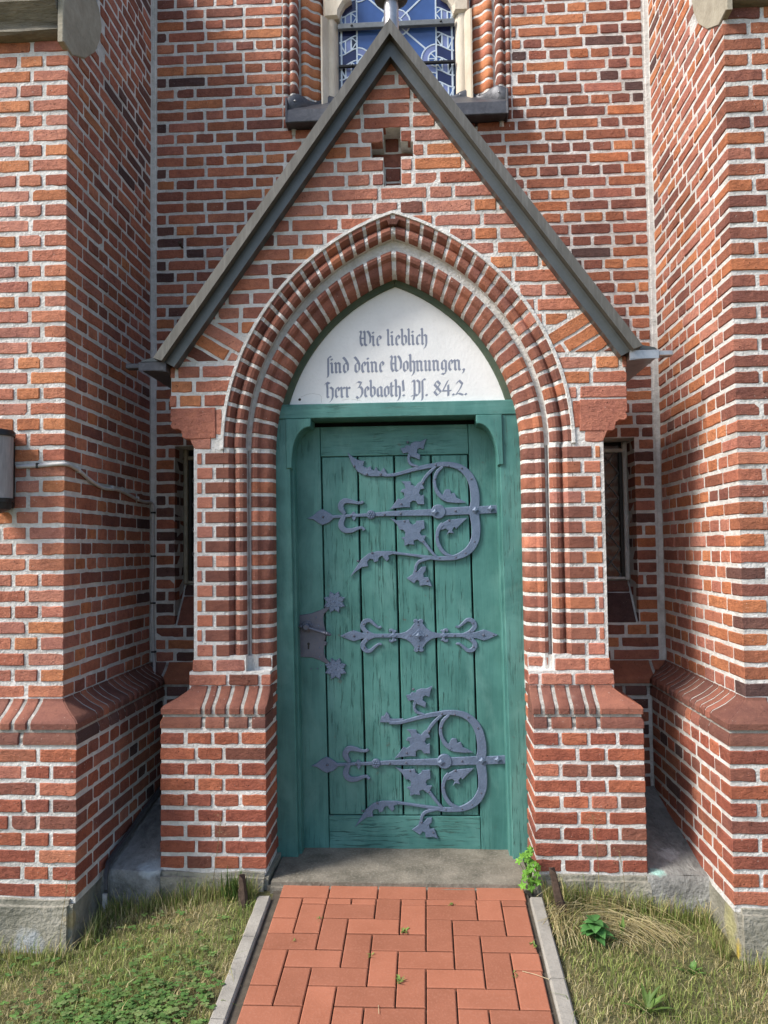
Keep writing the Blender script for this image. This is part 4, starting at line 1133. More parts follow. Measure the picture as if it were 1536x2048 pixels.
G('g', .64, [(.1, .8), (.1, .25), (.22, .08), (.44, .3)], [(.1, .8), (.26, 1), (.45, .86), (.45, -.1), (.30, -.36), (.08, -.28)])
G('f', .36, [(.38, 1.52), (.26, 1.62), (.13, 1.45), (.13, -.2), (.07, -.42)])
G('t', .42, [(.1, 1.35), (.1, .2), (.2, 0), (.34, .14)], [(-.04, .97), (.32, .97)])
G('W', 1.16, [(-.02, 1.38), (.12, 1.52), (.22, 1.36), (.14, .95), (.17, .3), (.32, .02), (.52, .2)], [(.42, 1.5), (.52, 1.36), (.52, .2), (.68, .02), (.98, .28), (1.02, .9), (.9, 1.3), (.74, 1.5)], [(.18, .78), (.50, .78)])
G('H', .86, [(-.02, 1.28), (.14, 1.5), (.40, 1.36), (.66, 1.55)], [(.16, 1.42), (.2, 1.0), (.2, .12), (.32, 0)], [(.22, .82), (.46, 1.02), (.68, .84), (.68, .1), (.58, -.22), (.38, -.44)])
G('Z', .74, [(.04, 1.34), (.2, 1.50), (.44, 1.40), (.6, 1.52)], [(.52, 1.44), (.30, .98)], [(.2, .92), (.44, .98), (.58, .76), (.58, .34), (.42, .0), (.22, -.12), (.05, .06)])
G('P', .88, [(.04, 1.32), (.2, 1.52), (.3, 1.36), (.3, .1), (.2, -.38)], [(.3, 1.34), (.52, 1.52), (.74, 1.32), (.74, .3), (.52, .02), (.30, .16)], [(.0, .0), (.2, .06)])
G('!', .42, [(.1, 1.52), (.16, .5)], [(.12, .14), (.2, .03)])
G('.', .30, [(.08, .12), (.17, .0)])
G(',', .34, [(.08, .12), (.18, .0), (.06, -.28)])
G('8', .66, [(.32, .58), (.10, .84), (.30, 1.12), (.50, .88), (.32, .58), (.08, .28), (.30, 0), (.56, .28), (.32, .58)])
G('4', .70, [(.42, 1.12), (.04, .34), (.64, .34)], [(.44, .80), (.44, -.04)])
G('2', .66, [(.08, .86), (.28, 1.12), (.52, .86), (.36, .48), (.06, .06)], [(.06, .06), (.28, .12), (.56, .0)])
G(' ', .42)
def letters(text, xa, xb, zbase, xh):
    tot = sum(GL[c][0] for c in text); sc = (xb-xa)/tot
    nx, nz = .12*xh*math.cos(.62), .12*xh*math.sin(.62)
    x = xa; kk = 0
    for ch in text:
        adv, sts = GL[ch]
        if sts:
            m = MB()
            for st_ in sts:
                for (a0, b0), (a1, b1) in zip(st_, st_[1:]):
                    p = [(x+a0*sc, zbase+b0*xh), (x+a1*sc, zbase+b1*xh)]
                    q = [(p[0][0]-nx, p[0][1]-nz), (p[0][0]+nx, p[0][1]+nz), (p[1][0]+nx, p[1][1]+nz), (p[1][0]-nx, p[1][1]-nz)]
                    y = YP-.0006-.00006*kk; kk = (kk+1) % 9
                    ar = sum(q[i][0]*q[(i+1) % 4][1]-q[(i+1) % 4][0]*q[i][1] for i in range(4))
                    if ar < 0: q = q[::-1]
                    m.add([(u, y, w) for u, w in q], [(0, 1, 2, 3)])
            m.build('letter', M_LETTER, pan)
        x += adv*sc
letters('Wie lieblich', -.205, .180, 2.775, .056)
letters('find deine Wohnungen,', -.385, .385, 2.628, .058)
letters('Herr Zebaoth! Pf. 84.2.', -.395, .392, 2.490, .058)
m = MB(); dome(m, -.538, 2.484, YP, .008, .006); m.build('nail', M_BLACK, pan)

for pts in ([(-.535, 2.500), (-.50, 2.512), (-.46, 2.518), (-.425, 2.510), (-.415, 2.494), (-.416, 2.462)], [(-.30, 2.476), (-.25, 2.480), (-.19, 2.468)], [(-.222, 2.496), (-.218, 2.486), (-.215, 2.470)]):
    m = MB(); m.tube([(x+R.gauss(0, .003), YP+.0002, z+R.gauss(0, .0015)) for x, z in pts], .0007, 4); m.build('hairline_crack', M_KERB, pan)

# ------------------------------------------------------------------ upper window
win = thing('stained_glass_window', 'leaded stained glass window, blue sky reflection painted into its panes, in a pale stone surround above the gable', 'window', (0, 1.0, WZ))
YG = 1.052
SB = [(.503, .03), (.492, .03), (.470, .055), (.455, .075), (.440, .072), (.420, .078), (.405, .10), (.384, .165), (.384, .22)]
for s in (-1, 1):
    m = MB(); m.sweep([[(s*(h+.003*noise.noise((h*9, z*5, s))), YBK+.075+y-.02, z) for h, y in SB] for z in np.linspace(WZ-.0, 5.22, 12)], flip=s > 0)
    m.build('stone_jamb', M_LIMESTONE, win, smooth=40)
    # cusped head springing inwards
    c = [(.49, 5.221), (.384, 5.221), (.374, 5.27), (.345, 5.32), (.30, 5.352), (.335, 5.39), (.345, 5.46), (.31, 5.55), (.22, 5.64), (0, 5.72), (0, 5.80), (.49, 5.80)]
    m = MB(); m.prism([(s*x, z) for x, z in c], front(0), -(YG+.02), -(YBK+.11), .02); m.build('stone_head', M_LIMESTONE, win)
m = MB(); m.box(-.40, .40, YG+.004, YG+.02, WZ-.05, 5.8); m.build('glass_back', G_DARK, win)
def pane(poly, mat, y=YG):
    m = MB(); m.prism(poly, front(0), -(y+.003), -(y+R.uniform(-.0005, .0005)), 0); m.build('pane', mat, win)
def ring_(cx, cz, r, a0=0, a1=2*PI, n=18): return [(cx+r*math.cos(a0+(a1-a0)*i/n), cz+r*math.sin(a0+(a1-a0)*i/n)) for i in range(n+(0 if abs(a1-a0-2*PI) < 1e-6 else 1))]
BX = .268
came = MB()
def lead(pts, w=.0052, y=YG-.003, n=1):
    for (xa, za), (xb, zb) in zip(pts, pts[1:]):
        d = Vector((xb-xa, zb-za)); L = d.length
        if L < 1e-5: continue
        d /= L; q = Vector((-d.y, d.x))*w
        e_ = d*w*.4
        p = [(xa-e_.x+q.x, za-e_.y+q.y), (xa-e_.x-q.x, za-e_.y-q.y), (xb+e_.x-q.x, zb+e_.y-q.y), (xb+e_.x+q.x, zb+e_.y+q.y)]
        came.prism(p, front(0), -YG, -(y-R.uniform(0, .0012)), .0018)
# the middle field
CC = (-.012, 5.205)
for z0_, z1_ in ((WZ, 4.95), (4.95, 5.205), (5.205, 5.46), (5.46, 5.74)):
    for s in (-1, 1): pane(rect(*sorted((s*.002, s*BX)), z0_, z1_), G_MID)
for cx, cz in ((0, 5.205), (-BX, 4.945), (BX, 4.945), (0, 4.685), (-BX, 5.465), (BX, 5.465)):
    if abs(cx) < .1:
        pane(ring_(cx, cz, .093), G_PALE, YG-.0012); lead(ring_(cx, cz, .095)+[(cx+.095, cz)]); lead(ring_(cx, cz, .04)+[(cx+.04, cz)], .005)
    else:
        s = -1 if cx < 0 else 1
        a0, a1 = (-PI/2, PI/2) if s < 0 else (PI/2, 3*PI/2)
        pane(ring_(cx, cz, .098, a0, a1), G_PALE, YG-.0012); pane(ring_(cx, cz, .052, a0, a1), G_MID, YG-.0022)
        lead(ring_(cx, cz, .10, a0, a1)); lead(ring_(cx, cz, .054, a0, a1), .005)
        for t in (.25, .5, .75): lead([(cx, cz), (cx+.054*math.cos(a0+(a1-a0)*t), cz+.054*math.sin(a0+(a1-a0)*t))], .004)
for cz in (5.205, 4.685):
    for sx in (-1, 1):
        for sz in (-1, 1):
            lead([(sx*.067, cz+sz*.067), (sx*(BX-.07), cz+sz*(.26-.07))], .006); lead([(sx*.028, cz+sz*.028), (sx*.067, cz+sz*.067)], .004)
for s in (-1, 1):
    lead([(s*BX, WZ), (s*BX, 5.75)])
    lead([(s*.374, WZ), (s*.374, 5.3)], .006)
    z = WZ-.02; i = 0
    while z < 5.6:
        wv = lambda x, zz: (s*x, zz+.022*math.sin((x-BX)/.115*PI-PI/2)*-1+.0)
        xs_ = np.linspace(BX, .385, 7)
        lo = [wv(x, z) for x in xs_]; hi = [wv(x, z+.082) for x in xs_]
        pane(lo+hi[::-1], G_NAVY, YG-.0006)
        lead(lo, .0046); lead(hi, .0046)
        z2 = z+.082; hi2 = [wv(x, z+.172) for x in xs_]
        cols = [0, 2, 4, 6]
        for a_, b_ in zip(cols, cols[1:]):
            pane(hi[a_:b_+1]+hi2[a_:b_+1][::-1], G_PALE if a_ == 2 else (G_MID if (i+a_) % 3 else G_DARK), YG-.0006)
        for c_ in (2, 4): lead([hi[c_], hi2[c_]], .005)
        mz = (hi[0][1]+hi2[0][1])/2
        lead([hi[2], (s*BX, mz), hi2[2]], .0042); lead([hi[4], (s*.385, mz), hi2[4]], .0042)
        z += .172; i += 1
came.build('lead_came', M_CAME, win)
for z, h, mat, y in ((5.175, .019, M_BAR, .03), (4.905, .009, M_BLACK, .02)):
    m = MB(); m.box(-.392, .392, YG-.012-y, YG-.012, z-h, z+h, .003); b_ = m.build('saddle_bar', mat, win)
    for s in (-1, 1):
        m = MB(); dome(m, s*.30, z, YG-.0125-y, .009, .006); m.build('bolt', M_BLACK, b_)
# lead-covered sill, dressed up against the mouldings
m = MB()
prof = [(YBK+.19, WZ+.26), (YBK+.03, WZ+.125), (YBK-.085, WZ+.045), (YBK-.100, WZ+.032), (YBK-.102, WZ-.045), (YBK-.098, WZ-.050), (YBK+.02, WZ-.04)]
m.sweep([[(x, y+.003*noise.noise((x*15, z*15, 0)), z+.004*noise.noise((x*12, y*9, 2))) for y, z in prof] for x in np.linspace(-.705, .70, 30)])
sill = m.build('lead_sill', M_LEAD, win, smooth=35)
for s in (-1, 1):
    m = MB(); xs_ = np.linspace(.36, .71, 12)
    rw = []
    for x in xs_:
        q = max(0, min(1, (x-.48)/.2)); y = YBK+.125-.15*q*q*(3-2*q)-.004; zb = WZ+.175-.10*q
        top = zb+.055+.02*math.sin(x*31)+.03*q
        rw.append([(s*x, y+.01, zb-.01), (s*x, y-.004+.003*math.sin(x*70), zb+.02), (s*x, y-.002, top-.012), (s*x, y+.004, top), (s*x, y+.03, top+.006)])
    m.sweep(rw, caps=False, flip=s < 0); f_ = m.build('lead_upstand', M_LEAD, win, smooth=60)
    for x in (.42, .54, .66):
        q = max(0, min(1, (x-.48)/.2)); y = YBK+.125-.15*q*q*(3-2*q)-.010
        b_ = MB(); dome(b_, s*x, WZ+.215-.09*q, y, .007, .005); b_.build('bolt', M_ZINC, f_)
    m = MB(); xa, xb = sorted((s*.700, s*.712)); m.box(xa, xb, YBK-.106, YBK+.02, WZ-.052, WZ+.115, .003); m.build('sill_end', M_LEAD, win)

# ------------------------------------------------------------------ slit windows beside the portal
for s, lb in ((-1, 'narrow leaded window in deep shade left of the portal'), (1, 'narrow window with diamond lattice right of the portal')):
    w = thing('slit_window', lb, 'window', (s*1.28, 1.08, 1.46), 'narrow windows flanking the portal')
    yw = 1.075; xa, xb = 1.09, 1.463
    m = MB(); m.box(min(s*xa, s*xb), max(s*xa, s*xb), yw+.012, yw+.02, 1.44, SLZ1); m.build('pane', G_BLACK, w)
    m = MB(); xq = sorted((s*(xb-.028), s*(xb+.0))); m.box(*xq, yw-.03, yw+.03, 1.43, SLZ1, .006); m.box(*sorted((s*xa, s*(xb-.028))), yw-.022, yw+.03, 2.26, 2.285, .003); m.box(*sorted((s*xa, s*(xb-.028))), yw-.018, yw+.03, 1.435, 1.452, .003); m.build('frame', M_MORTAR if s > 0 else M_COPING, w)
    m = MB(); m.box(*sorted((s*(xb-.05), s*(xb-.029))), yw-.006, yw+.012, 1.45, 2.26, .002); m.build('inner_frame', M_BLACK, w)
    m = MB()
    for k in range(-2, 10):
        for dr in (1, -1):
            z0_ = 1.30+k*.165; p0 = (xb-.05, z0_); p1 = (xa, z0_+dr*.42)
            (ax_, az_), (bx_, bz_) = p0, p1
            # keep between sill and head
            t0, t1 = 0, 1
            for lim, sg in ((1.452, 1), (2.26, -1)):
                da = (az_-lim)*sg; db = (bz_-lim)*sg
                if da < 0 and db < 0: t1 = -1
                elif da < 0: t0 = max(t0, da/(da-db))
                elif db < 0: t1 = min(t1, da/(da-db))
            if t1-t0 < .02: continue
            q0 = (s*(ax_+(bx_-ax_)*t0), az_+(bz_-az_)*t0); q1 = (s*(ax_+(bx_-ax_)*t1), az_+(bz_-az_)*t1)
            m.tube([(q0[0], yw+.006, q0[1]), (q1[0], yw+.006, q1[1])], .0042, 5)
    m.build('lead_lattice', M_CAME_D, w)
    m = MB(); m.box(*sorted((s*(xa-.05), s*xb)), yw+.05, yw+.5, 1.40, 2.40); 

# ------------------------------------------------------------------ gutters and the pole over the gable
for s, lb, mat in ((-1, 'short dark box gutter at the left eaves, in shade', M_LEAD), (1, 'short bright zinc box gutter at the right eaves', M_ZINC)):
    g_ = thing('box_gutter', lb, 'gutter', (s*1.3, .0, 2.64), 'gutters at the eaves of the portal')
    m = MB(); x0_, x1_ = 1.206, 1.355
    m.sweep([[(s*x0_, y, 2.645), (s*x0_, y, 2.600), (s*(x1_-.01), y, 2.612), (s*x1_, y, 2.622), (s*x1_, y, 2.652), (s*(x1_-.006), y, 2.652), (s*(x1_-.006), y, 2.628), (s*(x0_+.006), y, 2.612), (s*(x0_+.006), y, 2.645)] for y in (-.06, .3, .86)], flip=s < 0)
    m.box(*sorted((s*(x0_+.002), s*(x1_-.002))), -.064, -.058, 2.606, 2.65, .0)
    m.build('trough', mat, g_)
    m = MB(); m.box(*sorted((s*(x1_+.001), s*(x1_+.075))), -.05, .0, 2.622, 2.650, .004); m.build('outlet', M_ZINC if s > 0 else M_LEAD, g_)
    m = MB(); m.prism([(s*1.222, 2.656), (s*1.35, 2.656), (s*1.335, 2.668), (s*1.25, 2.684)], front(0), .04, .050, .002); m.build('stop_end', M_METAL_D, g_)
pole = thing('metal_pole', 'round grey metal pole with a dark collar standing on the gable ridge', 'pole', (.003, .06, 4.40))
m = MB(); m.tube([(.003, .06, 4.36), (.003, .06, 5.6)], .040, 20); m.build('shaft', M_ZINC, pole, smooth=40)
m = MB(); m.tube([(.003, .06, 4.636), (.003, .06, 4.655), (.003, .06, 4.675), (.003, .06, 4.70)], [.062, .092, .092, .05], 24); m.build('collar', M_METAL_D, pole, smooth=40)

# ------------------------------------------------------------------ wall lamp, cable, conductor, bits of iron
lamp = thing('wall_lamp', 'grey cylindrical wall lamp with black cap on the left buttress', 'lamp', (-1.87, -.36, 1.9))
LX, LY = -1.915, -.425
m = MB(); m.tube([(LX, LY, 1.915), (LX, LY, 2.215)], .073, 28); m.build('diffuser', M_LAMP, lamp, smooth=40)
m = MB(); m.tube([(LX, LY, 2.2155), (LX, LY, 2.235), (LX, LY, 2.245)], [.082, .082, .074], 28); m.build('cap', M_BLACK, lamp, smooth=40)
m = MB(); m.tube([(LX, LY, 1.9145), (LX, LY, 1.895)], [.077, .077], 28); m.tube([(LX, LY, 1.8945), (LX, LY-.004, 1.862), (LX, LY, 1.848)], [.072, .066, .04], 28)
m.box(LX-.05, LX+.05, LY+.05, YF, 1.87, 2.2, .006); m.build('base', M_BLACK, lamp, smooth=40)
cab = thing('cable', 'pale grey cable clipped along the left buttress and down the wall corner', 'cable', (-1.62, .2, 2.07))
def side(y, z, off=.009): return (-XS+off, y, z)
cp = [(LX+.06, YF-.008, 2.075), (-1.75, YF-.008, 2.078), (-1.66, YF-.009, 2.084), (-1.624, YF-.010, 2.085), (-1.607, YF+.004, 2.083), side(-.28, 2.078), side(-.20, 2.064), side(-.10, 2.036), side(.02, 2.010), side(.12, 2.000), side(.22, 2.006), side(.32, 2.004), side(.45, 1.99), side(.58, 1.972), side(.72, 1.962), side(.83, 1.965), (-1.600, YBK-.014, 1.93), (-1.603, YBK-.013, 1.85), (-1.600, YBK-.013, 1.6), (-1.605, YBK-.013, 1.35), (-1.600, YBK-.013, 1.1), (-1.597, YBK-.013, 1.0), (-1.585, YBK-.03, .94), (-1.565, YBK-.09, .89), (-1.555, YBK-.115, .87), (-1.548, YBK-.14, .80), (-1.535, YBK-.145, .70)]
cps = [Vector(p) for p in cp]
def cat3(P, n=4):
    o = []
    for i in range(len(P)-1):
        a, b, c, d = P[max(i-1, 0)], P[i], P[i+1], P[min(i+2, len(P)-1)]
        for k in range(n):
            t = k/n; o.append(.5*((2*b)+(c-a)*t+(2*a-5*b+4*c-d)*t*t+(3*b-a-3*c+d)*t**3))
    o.append(P[-1]); return o
m = MB(); m.tube(cat3(cps, 4), .0098, 8); m.build('sheath', M_CABLE, cab, smooth=60)
for p, ax_ in ((side(-.21, 2.066), 0), (side(.21, 2.006), 0), (side(.60, 1.971), 0), ((-1.602, YBK-.012, 1.90), 1), ((-1.601, YBK-.012, 1.62), 1), ((-1.602, YBK-.012, 1.32), 1), ((-1.597, YBK-.012, 1.01), 1), ((-1.556, YBK-.13, .855), 1), ((-1.75, YF-.008, 2.078), 2)):
    m = MB()
    if ax_ == 0: m.box(p[0]-.010, p[0]+.011, p[1]-.006, p[1]+.006, p[2]-.012, p[2]+.016, .002)
    elif ax_ == 1: m.box(p[0]-.013, p[0]+.016, p[1]-.011, p[1]+.010, p[2]-.006, p[2]+.006, .002)
    else: m.box(p[0]-.006, p[0]+.006, p[1]-.011, p[1]+.008, p[2]-.012, p[2]+.014, .002)
    m.build('clip', M_CABLE if ax_ == 0 else M_BLACK, cab)
m = MB()
cond = [(-1.478, .70, .215), (-1.476, .3, .155), (-1.474, -.02, .098), (-1.472, -.15, .075), (-1.462, -.205, .03), (-1.452, -.225, -.03)]
for (p, q) in zip(cond, cond[1:]):
    pass
m.sweep([[(x-.004, y, z), (x-.004, y-.01, z+.022), (x+.014, y-.012, z+.022), (x+.014, y, z)] for x, y, z in cond])
c_ = m.build('strip', M_LEAD, None, loc=(-1.46, .1, .1))
c_.name = 'conductor_strip'; tag(c_, 'dark metal strip along the foot of the left buttress beside the slab', 'metal strip')
m = MB(); m.sweep([[(-1.463+dx, y, z), (-1.463+dx, y-.012, z), (-1.443+dx, y-.012, z), (-1.443+dx, y, z)] for dx, y, z in ((0, -.222, -.032), (.002, -.228, -.12), (.006, -.235, -.32))])
tag(m.build('conduit_end', M_CABLE, None, loc=(-1.45, -.22, -.3)), 'short white conduit standing at the corner of the left buttress', 'conduit')
m = MB(); m.tube([(-1.416, YBK+.02, 3.640), (-1.416, YBK-.035, 3.637), (-1.414, YBK-.06, 3.648)], [.008, .008, .012], 8)
tag(m.build('iron_pin', M_RUST, None, loc=(-1.416, YBK, 3.637)), 'small rusty iron pin sticking out of the wall left of the gable', 'pin')
for x, y, h, lb, tl in ((-.745, -.285, .145, 'dark rotten stake in the grass at the left kerb end', .01), (.775, -.30, .20, 'rusty split stake leaning by the right kerb end', .05)):
    z = gz(x, y); m = MB()
    secs = []
    for t in np.linspace(0, 1, 9):
        w_ = .030*(1-.45*t)*(1+.25*noise.noise((t*6, x, 0)))
        cx_ = x-tl*t+.006*noise.noise((t*5, 1, x)); zz = z-.05+(h+.05)*t
        secs.append([(cx_-w_, y+.012, zz), (cx_-w_*.8, y-.014, zz+.006), (cx_+w_*.5, y-.018, zz-.012*t), (cx_+w_, y+.0, zz-.03*t), (cx_+w_*.6, y+.016, zz)])
    v = [p for s_ in secs for p in s_]; f = []
    for i in range(8):
        for j in range(5): k_ = (j+1) % 5; f.append((i*5+j, i*5+k_, (i+1)*5+k_, (i+1)*5+j))
    f.append(tuple(range(40, 45))); m.add(v, f)
    tag(m.build('stake', M_RUST, None, loc=(x, y, z)), lb, 'stake')

# ------------------------------------------------------------------ paved path with kerbs
path = MB(); hw = .622
ys_ = np.linspace(-.155, -6.2, 14)
path.sweep([[(-hw, y, path_z(y)-.2), (-hw, y, path_z(y)-.016), (hw, y, path_z(y)-.016), (hw, y, path_z(y)-.2)] for y in ys_], flip=True)
path = path.build('path', M_SAND, None, loc=(0, -1, -.1)); tag(path, kind='structure')
U = .1185; PX0 = -.595; NP = 10
def slope_frame():
    d = Vector((0, 1, .098)).normalized(); n_ = Vector((0, -.098, 1)).normalized()
    return d, n_
SD, SN = slope_frame()
SO = Vector((0, -.18, -.02))
pv_far = MB()
def paver(u0, u1, v0, v1):
    """u across the path, v distance down the path from the doorstep"""
    u0 = max(u0, PX0-.0); u1 = min(u1, -PX0)
    g_ = .0030
    if u1-u0 < .02 or v1-v0 < .015: return
    m = MB(); b = .004; dz = R.uniform(-.0016, .0012); tx, ty = R.uniform(-.006, .006), R.uniform(-.006, .006)
    c = ((u0+u1)/2, (v0+v1)/2)
    def P(u, v, h):
        q = SO+Vector((u+.012, 0, 0))-SD*v+SN*(h+dz+tx*(u-c[0])+ty*(v-c[1])); return q
    a0, a1, c0, c1 = u0+g_, u1-g_, v0+g_, v1-g_
    vs = [P(*q, -.03) for q in ((a0, c0), (a1, c0), (a1, c1), (a0, c1))]+[P(*q, -b*.7) for q in ((a0, c0), (a1, c0), (a1, c1), (a0, c1))]+[P(*q, 0) for q in ((a0+b, c0+b), (a1-b, c0+b), (a1-b, c1-b), (a0+b, c1-b))]
    f = []
    for r_ in (0, 4):
        for i in range(4): j = (i+1) % 4; f.append((r_+i, r_+4+i, r_+4+j, r_+j))
    f.append((8, 11, 10, 9))
    if v0 < 2.75:
        m.add(vs, f); m.build('paver', M_PAVER_V[R.randrange(3)], path)
    else: pv_far.add(vs, f)
def pav_mat(i):
    f = (1.0, .88, 1.10)[i]
    return simple_mat('clay_paver_%s' % 'abc'[i], (.25*f, .090*f, .050*f), (.315*f, .118*f, .069*f), 4, .9, .5, .004, c3=(.40, .19, .13), fine=110)
M_PAVER_V = [pav_mat(i) for i in range(3)]
# first course of whole stretchers against the doorstep
for q in [(-.66, -.60)]+[(-.595+i*.2385, -.595+(i+1)*.2385) for i in range(5)]: paver(q[0], q[1], -.045, .072)
V0 = .072; HS = .052
for j in range(NP):
    x0_ = PX0+j*U
    mcol = (j-2) % 4
    if mcol in (0,): paver(x0_-(U if mcol == 0 else 0)*0, x0_+U, V0, V0+HS) if j % 3 else paver(x0_, x0_+2*U, V0, V0+HS)
    elif mcol == 1: paver(x0_, x0_+U, V0, V0+HS) if (j-1) % 3 else None
    elif mcol == 3: paver(x0_, x0_+U, V0, V0+HS)
V1 = V0+HS
rows = 48
for r_ in range(rows):
    for j in range(-2, NP+1):
        mcol = (j-2-r_) % 4; x0_ = PX0+j*U; v_ = V1+r_*U
        if mcol == 0: paver(x0_, x0_+2*U, v_, v_+U) if x0_+2*U > PX0+.01 and x0_ < -PX0-.01 else None
        elif mcol == 3 and 0 <= j < NP: paver(x0_, x0_+U, v_, v_+2*U)
        elif mcol == 2 and r_ == 0 and 0 <= j < NP: paver(x0_, x0_+U, V0, v_+U)
tag(pv_far.build('paver_mass', M_PAVER, path), kind='stuff')
for s in (-1, 1):
    krb = thing('kerb', None, None, (s*.65, -1, -.1)); tag(krb, kind='structure')
    y = -.255 if s < 0 else -.235; i = 0
    while y > -6.2:
        L = .52 if i else (.33 if s < 0 else .60)
        m = MB(); n = 6
        secs = []
        for t in np.linspace(0, 1, n):
            yy = y-(L-.005)*t; z = path_z(yy)+.006
            j1, j2 = .002*noise.noise((yy*20, s, 0)), .0025*noise.noise((yy*17, s, 5))
            xi, xo = .622, .686
            secs.append([(s*xi, yy, z-.22), (s*(xi+j1), yy, z-.008), (s*(xi+.007), yy, z+j2), (s*(xo-.007), yy, z+j1), (s*(xo+j2), yy, z-.008), (s*xo, yy, z-.22)])
        m.sweep(secs, flip=s < 0); m.build('kerb_stone', M_KERB, krb); y -= L; i += 1

# ------------------------------------------------------------------ grass and plants
rng = np.random.default_rng(11)
def blades(name, pts, hmin, hmax, wid, palette, lean_amt, tagkind=True, seg=2):
    """pts: (n,3) roots; narrow bent blades, all in one mesh"""
    n = len(pts)
    h = rng.uniform(hmin, hmax, n)*rng.uniform(.6, 1.0, n); az = rng.uniform(0, 2*np.pi, n); w = wid*rng.uniform(.6, 1.3, n)
    le = lean_amt*rng.uniform(.2, 1.0, n)*h; d = np.stack([np.cos(az), np.sin(az), np.zeros(n)], 1)
    az2 = az+rng.uniform(.8, 2.3, n); sd = np.stack([np.cos(az2), np.sin(az2), np.zeros(n)], 1)*w[:, None]
    up = np.array([0, 0, 1.0])
    m1 = pts+d*(le*.30)[:, None]+up*(h*.55)[:, None]
    droop = np.clip(1-.35*(le/h)**2, .15, 1)
    tp = pts+d*le[:, None]+up*(h*droop)[:, None]
    V = np.stack([pts-sd, pts+sd, m1-sd*.75, m1+sd*.75, tp], 1).reshape(-1, 3)
    base = np.arange(n)[:, None]*5
    T = np.concatenate([base+np.array([0, 1, 3]), base+np.array([0, 3, 2]), base+np.array([2, 3, 4])], 1).reshape(-1, 3)
    pal = np.array(palette); c = pal[rng.integers(0, len(pal), n)]*rng.uniform(.75, 1.25, n)[:, None]
    colr = np.repeat(np.concatenate([c, np.ones((n, 1))], 1), 5, 0)
    return V, T, colr
def mesh_from(name, parts, mat, loc=(0, 0, 0)):
    off = 0; Vs, Ts, Cs = [], [], []
    for V, T, c in parts: Vs.append(V); Ts.append(T+off); Cs.append(c); off += len(V)
    V = np.concatenate(Vs); T = np.concatenate(Ts); c = np.concatenate(Cs)
    me = bpy.data.meshes.new(name); me.vertices.add(len(V)); me.loops.add(T.size); me.polygons.add(len(T))
    me.vertices.foreach_set('co', (V-np.array(loc)).astype(np.float32).ravel())
    me.loops.foreach_set('vertex_index', T.astype(np.int32).ravel())
    me.polygons.foreach_set('loop_start', np.arange(0, T.size, 3, dtype=np.int32)); me.polygons.foreach_set('loop_total', np.full(len(T), 3, dtype=np.int32))
    me.update(); a = me.attributes.new('tint', 'FLOAT_COLOR', 'POINT'); a.data.foreach_set('color', c.astype(np.float32).ravel())
    me.validate(); me.materials.append(mat)
    o = bpy.data.objects.new(name, me); COL.objects.link(o); o.location = loc; return o
def blocked(x, y):
    ax = abs(x)
    return ax < .692 or (y > -.17 and ax < 1.535) or (ax > 1.47 and y > -.51) or (ax < 1.24 and y > -.165)
def scatter(n, x0, x1, y0, y1, dens=None):
    out = []
    while len(out) < n:
        x = rng.uniform(x0, x1, n*2); y = rng.uniform(y0, y1, n*2)
        for a, b in zip(x, y):
            if blocked(a, b): continue
            if dens is not None and rng.random() > dens(a, b): continue
            out.append((a, b, gz(a, b)-.004))
            if len(out) >= n: break
    return np.array(out)
GREEN = [(.21, .26, .065), (.25, .29, .085), (.16, .225, .055), (.31, .32, .12)]
DRY = [(.40, .33, .16), (.46, .39, .21), (.34, .27, .13), (.52, .45, .28), (.28, .23, .10)]
def dryf(x, y): return .5+.9*noise.noise((x*2.3, y*2.3, 4.0))+(.30 if x > 0 and y > -.9 else 0)
parts = []
for x0, x1 in ((-3.2, -.69), (.69, 3.2)):
    P_ = scatter(52000, x0, x1, -2.3, -.14)
    dr = np.array([dryf(a, b)+rng.uniform(-.35, .35) > .70-(.25 if -1.0 < a < -.69 else 0) for a, b, c in P_])
    parts.append(blades('g', P_[~dr], .022, .065, .0016, GREEN, .9))
    parts.append(blades('g', P_[dr], .02, .055, .0013, DRY, 1.3))
    # thin litter of dead blades lying flat
    L_ = scatter(3000, x0, x1, -2.0, -.14)
    parts.append(blades('g', L_, .02, .03, .0014, DRY, 3.2))
    B_ = scatter(1100, x0, x1, -2.0, -.14); parts.append(blades('g', B_, .06, .11, .0019, GREEN+DRY[1:4], 2.2))
    F_ = scatter(9000, x0, x1, -6.5, -2.3); parts.append(blades('g', F_, .05, .10, .004, GREEN+DRY[:2], .9))
# taller fringe along the foot of the masonry
def edge_pts(n):
    out = []
    for _ in range(n):
        s = rng.choice([-1, 1]); t = rng.random()
        if t < .40: x, y = s*rng.uniform(.70, 1.22), -.175-abs(rng.normal(0, .035))
        elif t < .6: x, y = s*rng.uniform(1.22, 1.47), -.18-abs(rng.normal(0, .04))
        elif t < .75: x, y = s*(1.455-abs(rng.normal(0, .02))), rng.uniform(-.50, -.2)
        else: x, y = s*rng.uniform(1.46, 2.3), -.52-abs(rng.normal(0, .04))
        out.append((x, y, gz(x, y)-.004))
    return np.array(out)
parts.append(blades('g', edge_pts(3600), .05, .16, .0018, GREEN+DRY[:2], .7))
tag(mesh_from('grass', parts, M_LEAF, (0, -1, -.15)), kind='stuff', label='short patchy grass, green and straw coloured, either side of the path')

